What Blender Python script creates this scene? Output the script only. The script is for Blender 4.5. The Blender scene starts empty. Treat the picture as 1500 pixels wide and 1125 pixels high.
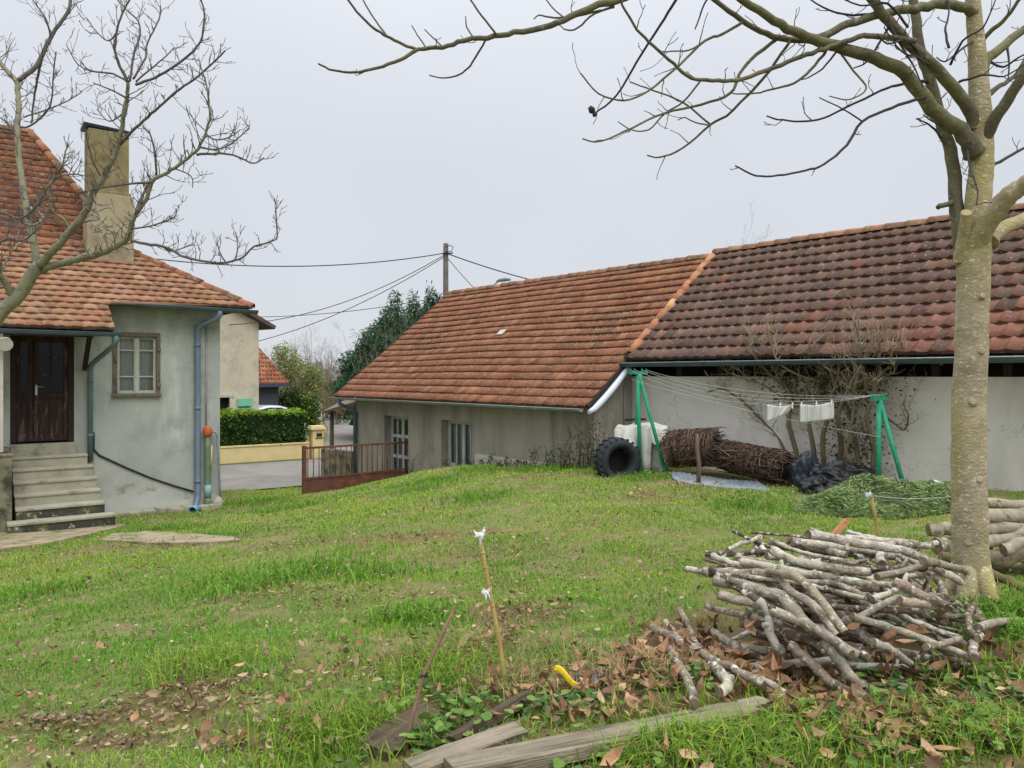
import bpy, math, random
import numpy as np
from mathutils import Vector, Matrix, noise as mnoise

# ------------------------------------------------------------------ basics
F = 1120.0          # focal length in photograph pixels (1500 wide)
CX, HY = 750.0, 550.0
rng = random.Random(7)
nrg = np.random.default_rng(11)
scene = bpy.context.scene
COL = scene.collection

def P(px, py, D):
    return Vector(((px - CX) / F * D, D, (HY - py) / F * D))

def V3(x, y, z): return Vector((x, y, z))
UP = Vector((0, 0, 1))

OFF = {}
def tag(o, label=None, cat=None, group=None, kind=None):
    if label: o['label'] = label
    if cat: o['category'] = cat
    if group: o['group'] = group
    if kind: o['kind'] = kind
    return o

def thing(name, label, cat, loc, group=None):
    o = bpy.data.objects.new(name, None)
    o.empty_display_size = 0.2
    COL.objects.link(o)
    o.location = loc
    OFF[o.name] = Vector(loc)
    return tag(o, label, cat, group)

class MB:
    """collects faces; builds one mesh object"""
    def __init__(s):
        s.v = []; s.f = []; s.c = []; s.sm = []
    def face(s, pts, col=(1, 1, 1), smooth=False):
        n = len(s.v); s.v += [tuple(p) for p in pts]
        s.f.append(tuple(range(n, n + len(pts)))); s.c.append(col); s.sm.append(smooth)
    def idx(s, verts, faces, col=(1, 1, 1), smooth=False):
        n = len(s.v); s.v += [tuple(p) for p in verts]
        for f in faces:
            s.f.append(tuple(i + n for i in f)); s.c.append(col); s.sm.append(smooth)
    def box(s, c, a, b, d, col=(1, 1, 1)):
        """box centred c with half vectors a,b,d"""
        c, a, b, d = Vector(c), Vector(a), Vector(b), Vector(d)
        vs = [c + i * a + j * b + k * d for k in (-1, 1) for j in (-1, 1) for i in (-1, 1)]
        fs = [(0, 2, 3, 1), (4, 5, 7, 6), (0, 1, 5, 4), (2, 6, 7, 3), (0, 4, 6, 2), (1, 3, 7, 5)]
        if a.cross(b).dot(d) < 0: fs = [tuple(reversed(f)) for f in fs]
        s.idx(vs, fs, col)
    def bar(s, p, q, w, h, side=None, col=(1, 1, 1)):
        p, q = Vector(p), Vector(q); ax = (q - p)
        if side is None:
            side = ax.cross(UP)
            if side.length < 1e-4: side = Vector((1, 0, 0))
        side = Vector(side).normalized(); up = ax.cross(side).normalized()
        side = up.cross(ax).normalized()
        s.box((p + q) / 2, ax / 2, side * w / 2, up * h / 2, col)
    def tube(s, pts, rad, n=8, col=(1, 1, 1), cap=True, smooth=True, lump=0.0, lr=None):
        pts = [Vector(p) for p in pts]
        if not hasattr(rad, '__len__'): rad = [rad] * len(pts)
        m = len(pts); t0 = (pts[1] - pts[0]).normalized()
        ref = UP if abs(t0.z) < .9 else Vector((1, 0, 0))
        nx = t0.cross(ref).normalized()
        base = len(s.v)
        for i in range(m):
            t = (pts[min(i + 1, m - 1)] - pts[max(i - 1, 0)])
            if t.length < 1e-9: t = t0
            t.normalize()
            nx = (nx - t * nx.dot(t))
            if nx.length < 1e-6: nx = t.cross(Vector((.3, .5, .8)))
            nx.normalize(); ny = t.cross(nx)
            for k in range(n):
                a = 2 * math.pi * k / n
                r = rad[i] * (1 + (lump * (lr.random() - .5) * 2 if lump else 0))
                s.v.append(tuple(pts[i] + (nx * math.cos(a) + ny * math.sin(a)) * r))
        for i in range(m - 1):
            for k in range(n):
                a, b = base + i * n + k, base + i * n + (k + 1) % n
                s.f.append((a, b, b + n, a + n)); s.c.append(col); s.sm.append(smooth)
        if cap:
            s.f.append(tuple(base + k for k in reversed(range(n)))); s.c.append(col); s.sm.append(False)
            e = base + (m - 1) * n
            s.f.append(tuple(e + k for k in range(n))); s.c.append(col); s.sm.append(False)
    def grid(s, rows, col=(1, 1, 1), smooth=True, colf=None):
        n = len(s.v); R, K = len(rows), len(rows[0])
        for r in rows: s.v += [tuple(p) for p in r]
        for i in range(R - 1):
            for j in range(K - 1):
                a = n + i * K + j
                s.f.append((a, a + 1, a + K + 1, a + K)); s.c.append(colf(i, j) if colf else col); s.sm.append(smooth)
    def build(s, name, mat, parent=None, wn=False, solid=0.0, bevel=0.0):
        off = OFF[parent.name] if parent is not None else Vector((0, 0, 0))
        loc = Vector((0, 0, 0))
        if parent is None and s.v:
            a = np.array(s.v); loc = Vector((float((a[:, 0].min() + a[:, 0].max()) / 2), float((a[:, 1].min() + a[:, 1].max()) / 2), float(a[:, 2].min())))
            off = loc
        me = bpy.data.meshes.new(name)
        me.from_pydata([(x - off.x, y - off.y, z - off.z) for x, y, z in s.v], [], s.f)
        me.polygons.foreach_set('use_smooth', s.sm)
        at = me.attributes.new('Col', 'FLOAT_COLOR', 'FACE')
        at.data.foreach_set('color', [x for c in s.c for x in (c[0], c[1], c[2], 1.0)])
        me.materials.append(mat); me.update()
        o = bpy.data.objects.new(name, me); COL.objects.link(o)
        o.location = loc
        if parent is not None: o.parent = parent
        OFF[o.name] = off
        if solid:
            md = o.modifiers.new('s', 'SOLIDIFY'); md.thickness = solid; md.offset = 0
        if bevel:
            md = o.modifiers.new('b', 'BEVEL'); md.width = bevel; md.segments = 2; md.limit_method = 'ANGLE'
        return o

def np_mesh(name, verts, tris, cols, mat, smooth=False, parent=None):
    """verts (N,3), tris (M,3), cols (M,3) numpy"""
    off = OFF[parent.name] if parent is not None else Vector((0, 0, 0))
    verts = verts - np.array([off.x, off.y, off.z])
    me = bpy.data.meshes.new(name)
    me.vertices.add(len(verts)); me.vertices.foreach_set('co', verts.astype(np.float32).ravel())
    me.loops.add(tris.size); me.loops.foreach_set('vertex_index', tris.astype(np.int32).ravel())
    me.polygons.add(len(tris))
    me.polygons.foreach_set('loop_start', np.arange(0, tris.size, 3, dtype=np.int32))
    me.polygons.foreach_set('loop_total', np.full(len(tris), 3, dtype=np.int32))
    me.polygons.foreach_set('use_smooth', np.full(len(tris), smooth))
    me.update(calc_edges=True)
    at = me.attributes.new('Col', 'FLOAT_COLOR', 'FACE')
    c4 = np.ones((len(tris), 4), np.float32); c4[:, :3] = cols
    at.data.foreach_set('color', c4.ravel())
    me.materials.append(mat)
    o = bpy.data.objects.new(name, me); COL.objects.link(o)
    if parent is not None: o.parent = parent
    OFF[o.name] = off
    return o

def srgb(r, g, b):
    return tuple(((c / 255 / 12.92) if c <= 10 else ((c / 255 + .055) / 1.055) ** 2.4) for c in (r, g, b))

# ------------------------------------------------------------------ materials
def M(name, c1, c2=None, scale=4.0, rough=.85, bump=0.0, bscale=None, attr=False, metal=0.0,
      stretch=(1, 1, 1), c3=None, s3=20.0, t3=.62, w3=.06, transl=0.0, spec=.3, detail=6.0, coords='Object', c4=None, s4=1.0, st4=(1,1,1), t4=.55, w4=.12, st3=(1,1,1), attr_last=False, crack=0.0):
    m = bpy.data.materials.new(name); m.use_nodes = True
    nt = m.node_tree; N = nt.nodes; L = nt.links
    bs = N['Principled BSDF']
    tc = N.new('ShaderNodeTexCoord')
    def noise(sc, st=(1, 1, 1), det=detail):
        mp = N.new('ShaderNodeMapping'); mp.inputs['Scale'].default_value = st
        L.new(tc.outputs[coords], mp.inputs['Vector'])
        nn = N.new('ShaderNodeTexNoise'); nn.inputs['Scale'].default_value = sc; nn.inputs['Detail'].default_value = det
        nn.inputs['Roughness'].default_value = .62
        L.new(mp.outputs['Vector'], nn.inputs['Vector']); return nn
    def ramp(src, a, b):
        r = N.new('ShaderNodeMapRange'); r.inputs['From Min'].default_value = a; r.inputs['From Max'].default_value = b
        r.clamp = True
        L.new(src, r.inputs['Value']); return r.outputs['Result']
    def mix(fac, a, b, bt='MIX'):
        x = N.new('ShaderNodeMix'); x.data_type = 'RGBA'; x.blend_type = bt
        if fac is None: x.inputs[0].default_value = 1.0
        else: L.new(fac, x.inputs[0])
        for s_, v_ in ((6, a), (7, b)):
            if isinstance(v_, tuple): x.inputs[s_].default_value = (*v_[:3], 1)
            else: L.new(v_, x.inputs[s_])
        return x.outputs[2]
    col = tuple(c1)
    if c2 is not None:
        n1 = noise(scale, stretch)
        col = mix(ramp(n1.outputs['Fac'], .32, .68), tuple(c1), tuple(c2))
    def mulattr(col):
        a = N.new('ShaderNodeAttribute'); a.attribute_name = 'Col'
        return mix(None, a.outputs['Color'], col, 'MULTIPLY')
    if attr and not attr_last: col = mulattr(col)
    if c4 is not None:
        n4 = noise(s4, st4)
        col = mix(ramp(n4.outputs['Fac'], t4 - w4, t4 + w4), col, tuple(c4))
    if c3 is not None:
        n3 = noise(s3, st3)
        col = mix(ramp(n3.outputs['Fac'], t3 - w3, t3 + w3), col, tuple(c3))
    if attr_last: col = mulattr(col)
    if crack:
        nk = noise(1.3, (1, 1, 1), 9); sb = N.new('ShaderNodeMath'); sb.operation = 'SUBTRACT'; L.new(nk.outputs['Fac'], sb.inputs[0]); sb.inputs[1].default_value = .5
        ab = N.new('ShaderNodeMath'); ab.operation = 'ABSOLUTE'; L.new(sb.outputs[0], ab.inputs[0])
        ng = noise(.55, (1, 1, 1), 3); gate = ramp(ng.outputs['Fac'], .50, .56); lin = ramp(ab.outputs[0], .006, .002)
        mm = N.new('ShaderNodeMath'); mm.operation = 'MULTIPLY'; L.new(gate, mm.inputs[0]); L.new(lin, mm.inputs[1]); m2 = N.new('ShaderNodeMath'); m2.operation = 'MULTIPLY'; L.new(mm.outputs[0], m2.inputs[0]); m2.inputs[1].default_value = crack
        col = mix(m2.outputs[0], col, srgb(92, 90, 84))
    if isinstance(col, tuple): bs.inputs['Base Color'].default_value = (*col, 1)
    else: L.new(col, bs.inputs['Base Color'])
    bs.inputs['Roughness'].default_value = rough
    bs.inputs['Metallic'].default_value = metal
    bs.inputs['Specular IOR Level'].default_value = spec
    if bump:
        nb = noise(bscale or scale * 6, stretch)
        b = N.new('ShaderNodeBump'); b.inputs['Strength'].default_value = bump; b.inputs['Distance'].default_value = .02
        L.new(nb.outputs['Fac'], b.inputs['Height']); L.new(b.outputs['Normal'], bs.inputs['Normal'])
    if transl:
        out = N['Material Output']; t = N.new('ShaderNodeBsdfTranslucent'); ms = N.new('ShaderNodeMixShader')
        ms.inputs[0].default_value = transl
        if isinstance(col, tuple): t.inputs['Color'].default_value = (*col, 1)
        else: L.new(col, t.inputs['Color'])
        L.new(bs.outputs[0], ms.inputs[1]); L.new(t.outputs[0], ms.inputs[2]); L.new(ms.outputs[0], out.inputs['Surface'])
    return m

def glass_mat(name, tint=(.8, .85, .85), refl=.25):
    m = bpy.data.materials.new(name); m.use_nodes = True
    nt = m.node_tree; N = nt.nodes; L = nt.links
    N.remove(N['Principled BSDF'])
    t = N.new('ShaderNodeBsdfTransparent'); t.inputs[0].default_value = (*tint, 1)
    g = N.new('ShaderNodeBsdfGlossy'); g.inputs['Roughness'].default_value = .03
    fr = N.new('ShaderNodeFresnel'); fr.inputs[0].default_value = 1.5
    ad = N.new('ShaderNodeMath'); ad.inputs[1].default_value = refl; L.new(fr.outputs[0], ad.inputs[0])
    ms = N.new('ShaderNodeMixShader'); L.new(ad.outputs[0], ms.inputs[0])
    L.new(t.outputs[0], ms.inputs[1]); L.new(g.outputs[0], ms.inputs[2])
    L.new(ms.outputs[0], N['Material Output'].inputs['Surface'])
    return m

MT = dict(
    tile=M('clay_tile', (1, 1, 1), (.8, .8, .8), 7.0, .95, .6, 60, attr=True, c3=srgb(170, 158, 132), s3=16, t3=.63, w3=.08, c4=srgb(112, 92, 72), s4=2.6, t4=.7, w4=.14, spec=.1),
    tile_dark=M('brown_tile', (1, 1, 1), (.82, .82, .84), 6.0, .92, .6, 60, attr=True, c3=srgb(176, 166, 148), s3=17, t3=.66, w3=.06, c4=srgb(112, 98, 80), s4=2.2, t4=.7, w4=.14, spec=.15),
    under=M('roof_underside', srgb(62, 52, 44), srgb(48, 40, 34), 5),
    wall_house=M('grey_render', srgb(174, 178, 171), srgb(154, 159, 153), 1.6, .95, .25, 120, c3=srgb(132, 137, 131), s3=2.2, t3=.66, w3=.14, c4=srgb(192, 195, 188), s4=1.3, st4=(1.8, 1.8, .35), t4=.58, w4=.1, crack=.5),
    wall_low=M('pale_render', srgb(190, 191, 184), srgb(166, 168, 160), 2.4, .95, .3, 90, c3=srgb(112, 112, 102), s3=3, t3=.64, w3=.09),
    wall_wing=M('weathered_render', srgb(164, 158, 146), srgb(146, 141, 130), 1.2, .95, .25, 120, c4=srgb(124, 119, 110), s4=1.6, st4=(1.6, 1.6, .25), t4=.57, w4=.13, c3=srgb(174, 168, 155), s3=1.2, t3=.66, w3=.1, crack=.6),
    wall_barn=M('light_render', srgb(222, 217, 208), srgb(208, 203, 194), 1.0, .95, .25, 110, c4=srgb(188, 184, 174), s4=1.2, st4=(1.4, 1.4, .4), t4=.62, w4=.12, c3=srgb(148, 143, 132), s3=5, t3=.70, w3=.06, crack=.6),
    plinth=M('white_plinth', srgb(198, 194, 182), srgb(172, 168, 156), 5, .9),
    cream=M('cream_render', srgb(206, 196, 172), srgb(188, 178, 156), .8, .95, .2, 60, c3=srgb(176, 170, 152), s3=1.6, t3=.58, w3=.1, crack=.7),
    yellow=M('yellow_render', srgb(222, 202, 150), srgb(208, 188, 138), 2, .95, .15, 60),
    concrete=M('concrete', srgb(172, 168, 148), srgb(146, 143, 124), 3, .95, .4, 60, c3=srgb(84, 82, 70), s3=3.5, t3=.67, w3=.08),
    concrete_dirty=M('dirty_concrete', srgb(140, 134, 112), srgb(100, 98, 82), 4, .95, .5, 60, c3=srgb(62, 62, 52), s3=4, t3=.56, w3=.08, c4=srgb(120, 122, 60), s4=3, t4=.66, w4=.07),
    concrete_stained=M('lichened_concrete', srgb(74, 75, 66), srgb(58, 60, 52), 5, .95, .5, 60, c3=srgb(178, 176, 160), s3=9, t3=.63, w3=.05, c4=srgb(122, 118, 66), s4=1.6, t4=.58, w4=.08),
    slab=M('slab_concrete', srgb(166, 150, 124), srgb(136, 124, 100), 4, .95, .6, 40, c3=srgb(104, 108, 62), s3=4, t3=.58, w3=.1),
    chimney_top=M('ochre_render', srgb(146, 134, 96), srgb(122, 112, 80), 2.5, .95, .3, 50, c3=srgb(98, 88, 58), s3=3, t3=.63, w3=.1),
    chimney_low=M('beige_render', srgb(172, 162, 132), srgb(150, 140, 114), 2.2, .95, .3, 50, c3=srgb(120, 112, 88), s3=2, t3=.62, w3=.1),
    cap=M('dark_metal', srgb(28, 30, 36), srgb(40, 40, 44), 6, .5, metal=.3),
    zinc=M('zinc_gutter', srgb(92, 112, 122), srgb(78, 94, 104), 3, .45, metal=.35),
    zinc_light=M('pale_gutter', srgb(150, 156, 158), srgb(126, 132, 134), 4, .45, metal=.3),
    pipe_blue=M('grey_blue_pipe', srgb(114, 131, 146), srgb(98, 114, 128), 2, .45),
    pipe_green=M('grey_green_pipe', srgb(104, 128, 130), srgb(88, 112, 114), 2, .45),
    white_board=M('white_board', srgb(214, 220, 230), srgb(196, 202, 212), 4, .6),
    wood_grey=M('weathered_wood', srgb(128, 116, 102), srgb(98, 88, 76), 6, .9, .5, 50, stretch=(6, 6, .8), c3=srgb(70, 58, 48), s3=5, t3=.66, w3=.08),
    wood_dark=M('dark_wood', srgb(58, 44, 38), srgb(44, 34, 30), 5, .8, .3, 40, stretch=(6, 6, 1)),
    door_red=M('worn_red_paint_shaded', srgb(60, 38, 36), srgb(42, 30, 29), 4, .7, .2, 40, stretch=(3, 3, .7), c3=srgb(128, 112, 102), s3=4.2, st3=(2, 2, .5), t3=.64, w3=.12),  # paint darkened to carry the porch shade; the pale patches are wear
    sash=M('pale_green_paint', srgb(176, 182, 168), srgb(150, 156, 144), 6, .7),
    sash_white=M('white_paint', srgb(192, 196, 196), srgb(166, 170, 168), 5, .7),
    curtain=M('net_curtain', srgb(214, 216, 206), srgb(196, 198, 190), 8, .95, transl=.3),
    dark_in=M('dark_interior', srgb(30, 30, 30)),
    steel=M('steel', srgb(170, 172, 174), rough=.35, metal=.8),
    rust=M('rusty_steel', srgb(112, 72, 58), srgb(86, 58, 50), 6, .9, .3, 60, c3=srgb(136, 88, 62), s3=5, t3=.62, w3=.1),
    glass=glass_mat('window_glass', (.92, .95, .93), .0), glass_dark=glass_mat('dark_glass', (.3, .34, .34), -.02),
    green=M('green_paint', srgb(40, 146, 108), srgb(30, 126, 94), 9, .55, c3=srgb(120, 132, 112), s3=22, t3=.68, w3=.05),
    white_cloth=M('white_cloth', srgb(232, 232, 226), srgb(216, 216, 210), 6, .95, transl=.15),
    sheet=M('white_sheet', srgb(208, 207, 198), srgb(172, 171, 162), 4, .8, .2, 20),
    cord=M('white_cord', srgb(188, 188, 182), rough=.8),
    wire=M('black_wire', srgb(48, 48, 52), rough=.7),
    rubber=M('black_rubber', srgb(40, 43, 48), srgb(54, 57, 62), 8, .8, .3, 60),
    black_plastic=M('black_plastic', srgb(18, 19, 22), srgb(28, 30, 36), 4, .42, .3, 14, spec=.4),
    zinc_sheet=M('corrugated_sheet', srgb(150, 158, 164), srgb(112, 120, 124), 4, .5, metal=.3),
    bamboo=M('bamboo', srgb(192, 172, 104), srgb(160, 138, 82), 20, .6, stretch=(1, 1, .3)),
    rag=M('white_rag', srgb(236, 236, 232), srgb(216, 216, 212), 30, .95),
    yellow_plastic=M('yellow_plastic', srgb(240, 206, 40), srgb(222, 186, 30), 10, .4),
    grey_film=M('grey_plastic', srgb(110, 118, 124), srgb(80, 88, 94), 6, .35),
    plank=M('plank_wood', srgb(176, 164, 140), srgb(118, 106, 88), 4, .9, 1.0, 22, stretch=(.5, 7, 7), c3=srgb(86, 76, 62), s3=6, st3=(.4, 4, 4), t3=.62, w3=.08, c4=srgb(140, 136, 104), s4=3, t4=.6, w4=.1),
    plank_dark=M('old_plank', srgb(118, 102, 80), srgb(74, 64, 52), 4, .9, 1.0, 22, stretch=(.5, 7, 7), c3=srgb(88, 92, 52), s3=4, t3=.62, w3=.1),
    bark=M('smooth_bark', srgb(182, 170, 142), srgb(142, 130, 106), 6, .97, .8, 34, stretch=(1, 1, 1.6), c3=srgb(214, 208, 188), s3=30, st3=(1, 1, 1.5), t3=.62, w3=.05, c4=srgb(164, 154, 92), s4=1.3, st4=(2.2, 2.2, .6), t4=.56, w4=.12),
    branch=M('branch_bark', srgb(112, 106, 86), srgb(82, 78, 66), 7, .95, .8, 40, c4=srgb(126, 124, 82), s4=2.2, t4=.60, w4=.14, c3=srgb(150, 148, 130), s3=16, t3=.66, w3=.06),
    twig=M('twig_bark', srgb(72, 68, 66), srgb(54, 52, 52), 8, .9),
    bark_l=M('lichen_bark', srgb(148, 144, 124), srgb(116, 112, 98), 8, .95, .8, 40, c4=srgb(150, 152, 116), s4=4, t4=.58, w4=.14, c3=srgb(96, 90, 80), s3=12, t3=.62, w3=.08),
    twig_l=M('left_twig', srgb(116, 108, 102), srgb(90, 84, 82), 8, .9),
    stick=M('stick_bark', (1, 1, 1), (.6, .57, .53), 12, .97, 1.0, 45, attr=True, c3=srgb(218, 216, 202), s3=26, t3=.60, w3=.06, c4=srgb(84, 74, 62), s4=10, t4=.60, w4=.09),
    log=M('log_bark', srgb(176, 166, 144), srgb(112, 102, 84), 5, .95, .8, 20, c3=srgb(204, 200, 182), s3=9, t3=.63, w3=.05, c4=srgb(74, 64, 50), s4=5, t4=.6, w4=.08),
    log_moss=M('mossy_bark', srgb(110, 100, 76), srgb(84, 76, 58), 5, .95, .8, 20, c4=srgb(110, 118, 50), s4=3, t4=.52, w4=.1),
    cutwood=M('cut_wood', srgb(138, 122, 100), srgb(92, 80, 66), 30, .95),
    leaf=M('foliage', (1, 1, 1), (.75, .8, .7), 3, .7, attr=True, transl=.25),
    grass=M('grass_blade', (1, 1, 1), (.8, .85, .75), .9, .75, attr=True, transl=.3, spec=.2),
    dead=M('dead_leaf', (1, 1, 1), (.7, .66, .62), 14, .9, .3, 60, attr=True, transl=.12),
    brush=M('dry_brush', (1, 1, 1), (.6, .58, .56), 14, .95, attr=True),
    soil=None,
    asphalt=M('asphalt', srgb(138, 132, 124), srgb(124, 119, 112), 1.2, .95, .2, 80, c4=srgb(114, 109, 103), s4=.4, t4=.58, w4=.1),
    shutter=M('mint_paint', srgb(124, 196, 164), srgb(108, 182, 150), 5, .7),
    grey_clad=M('grey_cladding', srgb(84, 88, 98), srgb(74, 78, 88), 4, .8),
    car_paint=M('silver_paint', srgb(196, 200, 206), rough=.3, metal=.3),
    orange=M('orange_paint', srgb(196, 104, 56), srgb(170, 84, 44), 12, .6),
    bottle=M('green_plastic', srgb(92, 112, 84), srgb(120, 134, 108), 10, .4),
    turquoise=M('turquoise_plastic', srgb(88, 178, 178), rough=.5),
    pole=M('pole_wood', srgb(104, 100, 94), srgb(84, 80, 76), 4, .95, .3, 40),
    lamp=M('lamp_grey', srgb(112, 118, 124), rough=.5),
)

# ------------------------------------------------------------------ terrain height
CTRL = [(0, 1, -1.5), (-3, 1, -1.6), (3.5, 1.5, -1.48), (0, 3, -1.52), (2.5, 3.6, -1.53), (3.2, 5.3, -1.58), (6, 6, -1.56), (8, 9.5, -1.56), (0, 6, -1.7), (-2, 4, -1.64),
        (-5, 3, -1.8), (-4, 8, -2.08), (-7, 7, -2.2), (-8.5, 10.5, -2.44), (-6.9, 12.5, -2.5), (-5.92, 15.3, -2.66), (-5.0, 18.2, -2.86), (-8.0, 20.6, -3.02),
        (-4.0, 12.5, -2.36), (-3.0, 16, -2.4), (-2.1, 16, -2.08), (-2.6, 19.6, -2.8), (-.7, 15.6, -1.95), (.4, 14.6, -1.85), (1.5, 13.9, -1.78), (-.6, 17.2, -2.05), (-2.3, 19.2, -2.55),
        (.5, 9, -1.76), (2.5, 9.5, -1.76), (3, 13, -1.74), (5, 11, -1.70), (-1.5, 11.5, -1.98), (-2, 7, -1.84), (7, 8, -1.56), (2.2, 6.5, -1.68), (0, 12, -1.8), (2.4, 15.2, -1.76), (6.3, 10.2, -1.58), (9, 14, -1.8), (6, 18, -2.4), (0, 20, -2.9), (-12, 14, -2.6), (-12, 6, -2.3)]
_c = np.array(CTRL, float)
def _phi(r2):
    r2 = np.maximum(r2, 1e-9); return .5 * r2 * np.log(r2)
_n = len(_c); _A = np.zeros((_n + 3, _n + 3))
_d2 = ((_c[:, None, :2] - _c[None, :, :2]) ** 2).sum(-1)
_A[:_n, :_n] = _phi(_d2) + np.eye(_n) * .12
_A[:_n, _n] = 1; _A[:_n, _n + 1:] = _c[:, :2]; _A[_n, :_n] = 1; _A[_n + 1:, :_n] = _c[:, :2].T
_w = np.linalg.solve(_A, np.concatenate([_c[:, 2], [0, 0, 0]]))

def vnoise(x, y, s, seed=0):
    x = np.asarray(x, float) * s; y = np.asarray(y, float) * s
    xi = np.floor(x).astype(np.int64); yi = np.floor(y).astype(np.int64)
    fx = x - xi; fy = y - yi; fx = fx * fx * (3 - 2 * fx); fy = fy * fy * (3 - 2 * fy)
    def h(a, b):
        v = (a * 374761393 + b * 668265263 + seed * 974711) & 0x7fffffff
        v = ((v ^ (v >> 13)) * 1274126177) & 0x7fffffff
        return ((v ^ (v >> 16)) & 0xffff) / 65535.0
    return (h(xi, yi) * (1 - fx) + h(xi + 1, yi) * fx) * (1 - fy) + (h(xi, yi + 1) * (1 - fx) + h(xi + 1, yi + 1) * fx) * fy

FV = np.array([.809, .588])
def gz(x, y):
    x = np.asarray(x, float); y = np.asarray(y, float)
    sh = x.shape; xf = x.ravel(); yf = y.ravel()
    r2 = (xf[:, None] - _c[None, :, 0]) ** 2 + (yf[:, None] - _c[None, :, 1]) ** 2
    z = _phi(r2) @ _w[:_n] + _w[_n] + xf * _w[_n + 1] + yf * _w[_n + 2]
    z = np.clip(z, -3.1, -1.4)
    z = z + (vnoise(xf, yf, 1.1, 3) - .5) * .07 + (vnoise(xf, yf, 3.1, 5) - .5) * .035
    # flat land beyond the garden: the road side line through (-7.9,21) along FV
    nd = (xf + 7.9) * (-.588) + (yf - 21) * .809
    k = np.clip((nd + 1.5) / 1.5, 0, 1); k = k * k * (3 - 2 * k)
    far = np.clip((np.hypot(xf, yf - 8) - 20) / 6, 0, 1); k = np.maximum(k, far * far * (3 - 2 * far))
    z = z * (1 - k) + (-3.25) * k
    return z.reshape(sh)
def g1(x, y): return float(gz(np.array([x]), np.array([y]))[0])
def onground(px, py, it=8):
    """point of the lawn seen at a pixel"""
    D = 1.7 * F / (py - HY)
    for _ in range(it):
        z = g1((px - CX) / F * D, D); D = -z * F / (py - HY)
    return P(px, py, D)
_Dm = np.linspace(1.8, 40, 2000)
def onground(px, py):
    z = gz((px - CX) / F * _Dm, _Dm); ray = (HY - py) / F * _Dm
    i = np.argmax(ray < z)
    return P(px, py, float(_Dm[i]))
def jit(c, a, r=rng):
    k = 1 + (r.random() * 2 - 1) * a
    return tuple(max(0, x * k * (1 + (r.random() - .5) * a * .5)) for x in c)

# ------------------------------------------------------------------ terrain mesh
def build_ground():
    xs = np.concatenate([[-400, -200, -100, -60, -40], np.linspace(-25, -13, 12), np.linspace(-12, 10, 190), np.linspace(11, 25, 12), [40, 60, 100, 200, 400]])
    ys = np.concatenate([[-60, -20, -8, -3], np.linspace(0, 24, 200), np.linspace(25, 40, 16), [50, 60, 80, 120, 200, 400, 800]])
    X, Y = np.meshgrid(xs, ys)
    Z = gz(X, Y)
    v = np.stack([X.ravel(), Y.ravel(), Z.ravel()], 1)
    K = len(xs); R = len(ys)
    i, j = np.meshgrid(np.arange(R - 1), np.arange(K - 1), indexing='ij')
    a = (i * K + j).ravel()
    t = np.concatenate([np.stack([a, a + 1, a + K + 1], 1), np.stack([a, a + K + 1, a + K], 1)])
    m = M('lawn_soil', srgb(128, 124, 72), srgb(106, 112, 60), 5, .97, .8, 60, c3=srgb(136, 114, 88), s3=1.6, t3=.58, w3=.14, c4=srgb(98, 116, 54), s4=1.1, t4=.58, w4=.2, attr_last=True)
    ce = v[t].mean(1); bb = bare(ce[:, 0], ce[:, 1]) * ((np.abs(ce[:, 0]) < 15) & (ce[:, 1] < 25) & (ce[:, 1] > 0)); bb = np.maximum(bb, .75 * inpoly(ce[:, 0], ce[:, 1], BED)); bb = np.maximum(bb, 1.0 * inpoly(ce[:, 0], ce[:, 1], PILE))[:, None]
    cc_ = np.ones((len(t), 3)) * (1 - bb) + bb * np.array([.95, .70, .82])
    o = np_mesh('ground', v, t, cc_, m, True)
    tag(o, 'sloping garden ground under the grass', kind='structure'); return o

def flat_poly(name, pts, mat, label, z, kind='structure'):
    mb = MB(); mb.face([(x, y, z) for x, y in pts]); o = mb.build(name, mat)
    if mb.f:
        pass
    return tag(o, label, kind=kind)
_a = Vector((-10.5, 27.6)); _f = Vector((.809, .588)); _m = Vector((.588, -.809))
def rd(k, s): q = _a + _f * k + _m * s; return (q.x, q.y)
flat_poly('road', [rd(-40, .4), rd(-40, 6.9), rd(6, 6.9), rd(12, 8.5), rd(40, 8.5), rd(40, .4)], MT['asphalt'], 'grey asphalt road passing behind the garden gate', -3.20)
flat_poly('side_road', [rd(3.6, .4), rd(9.0, .4), (-4.0, 45), (-7, 62), (-15.5, 62), (-10.8, 45)], MT['asphalt'], 'grey asphalt lane leading away between the shrubs', -3.196)
flat_poly('verge', [rd(-20, .4), rd(3.2, .4), rd(3.2, 0), rd(-20, 0)], M('verge_grass', srgb(104, 104, 62), srgb(84, 94, 48), 3, .95, .5), 'mossy grass verge at the foot of the yellow wall', -3.19)

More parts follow.
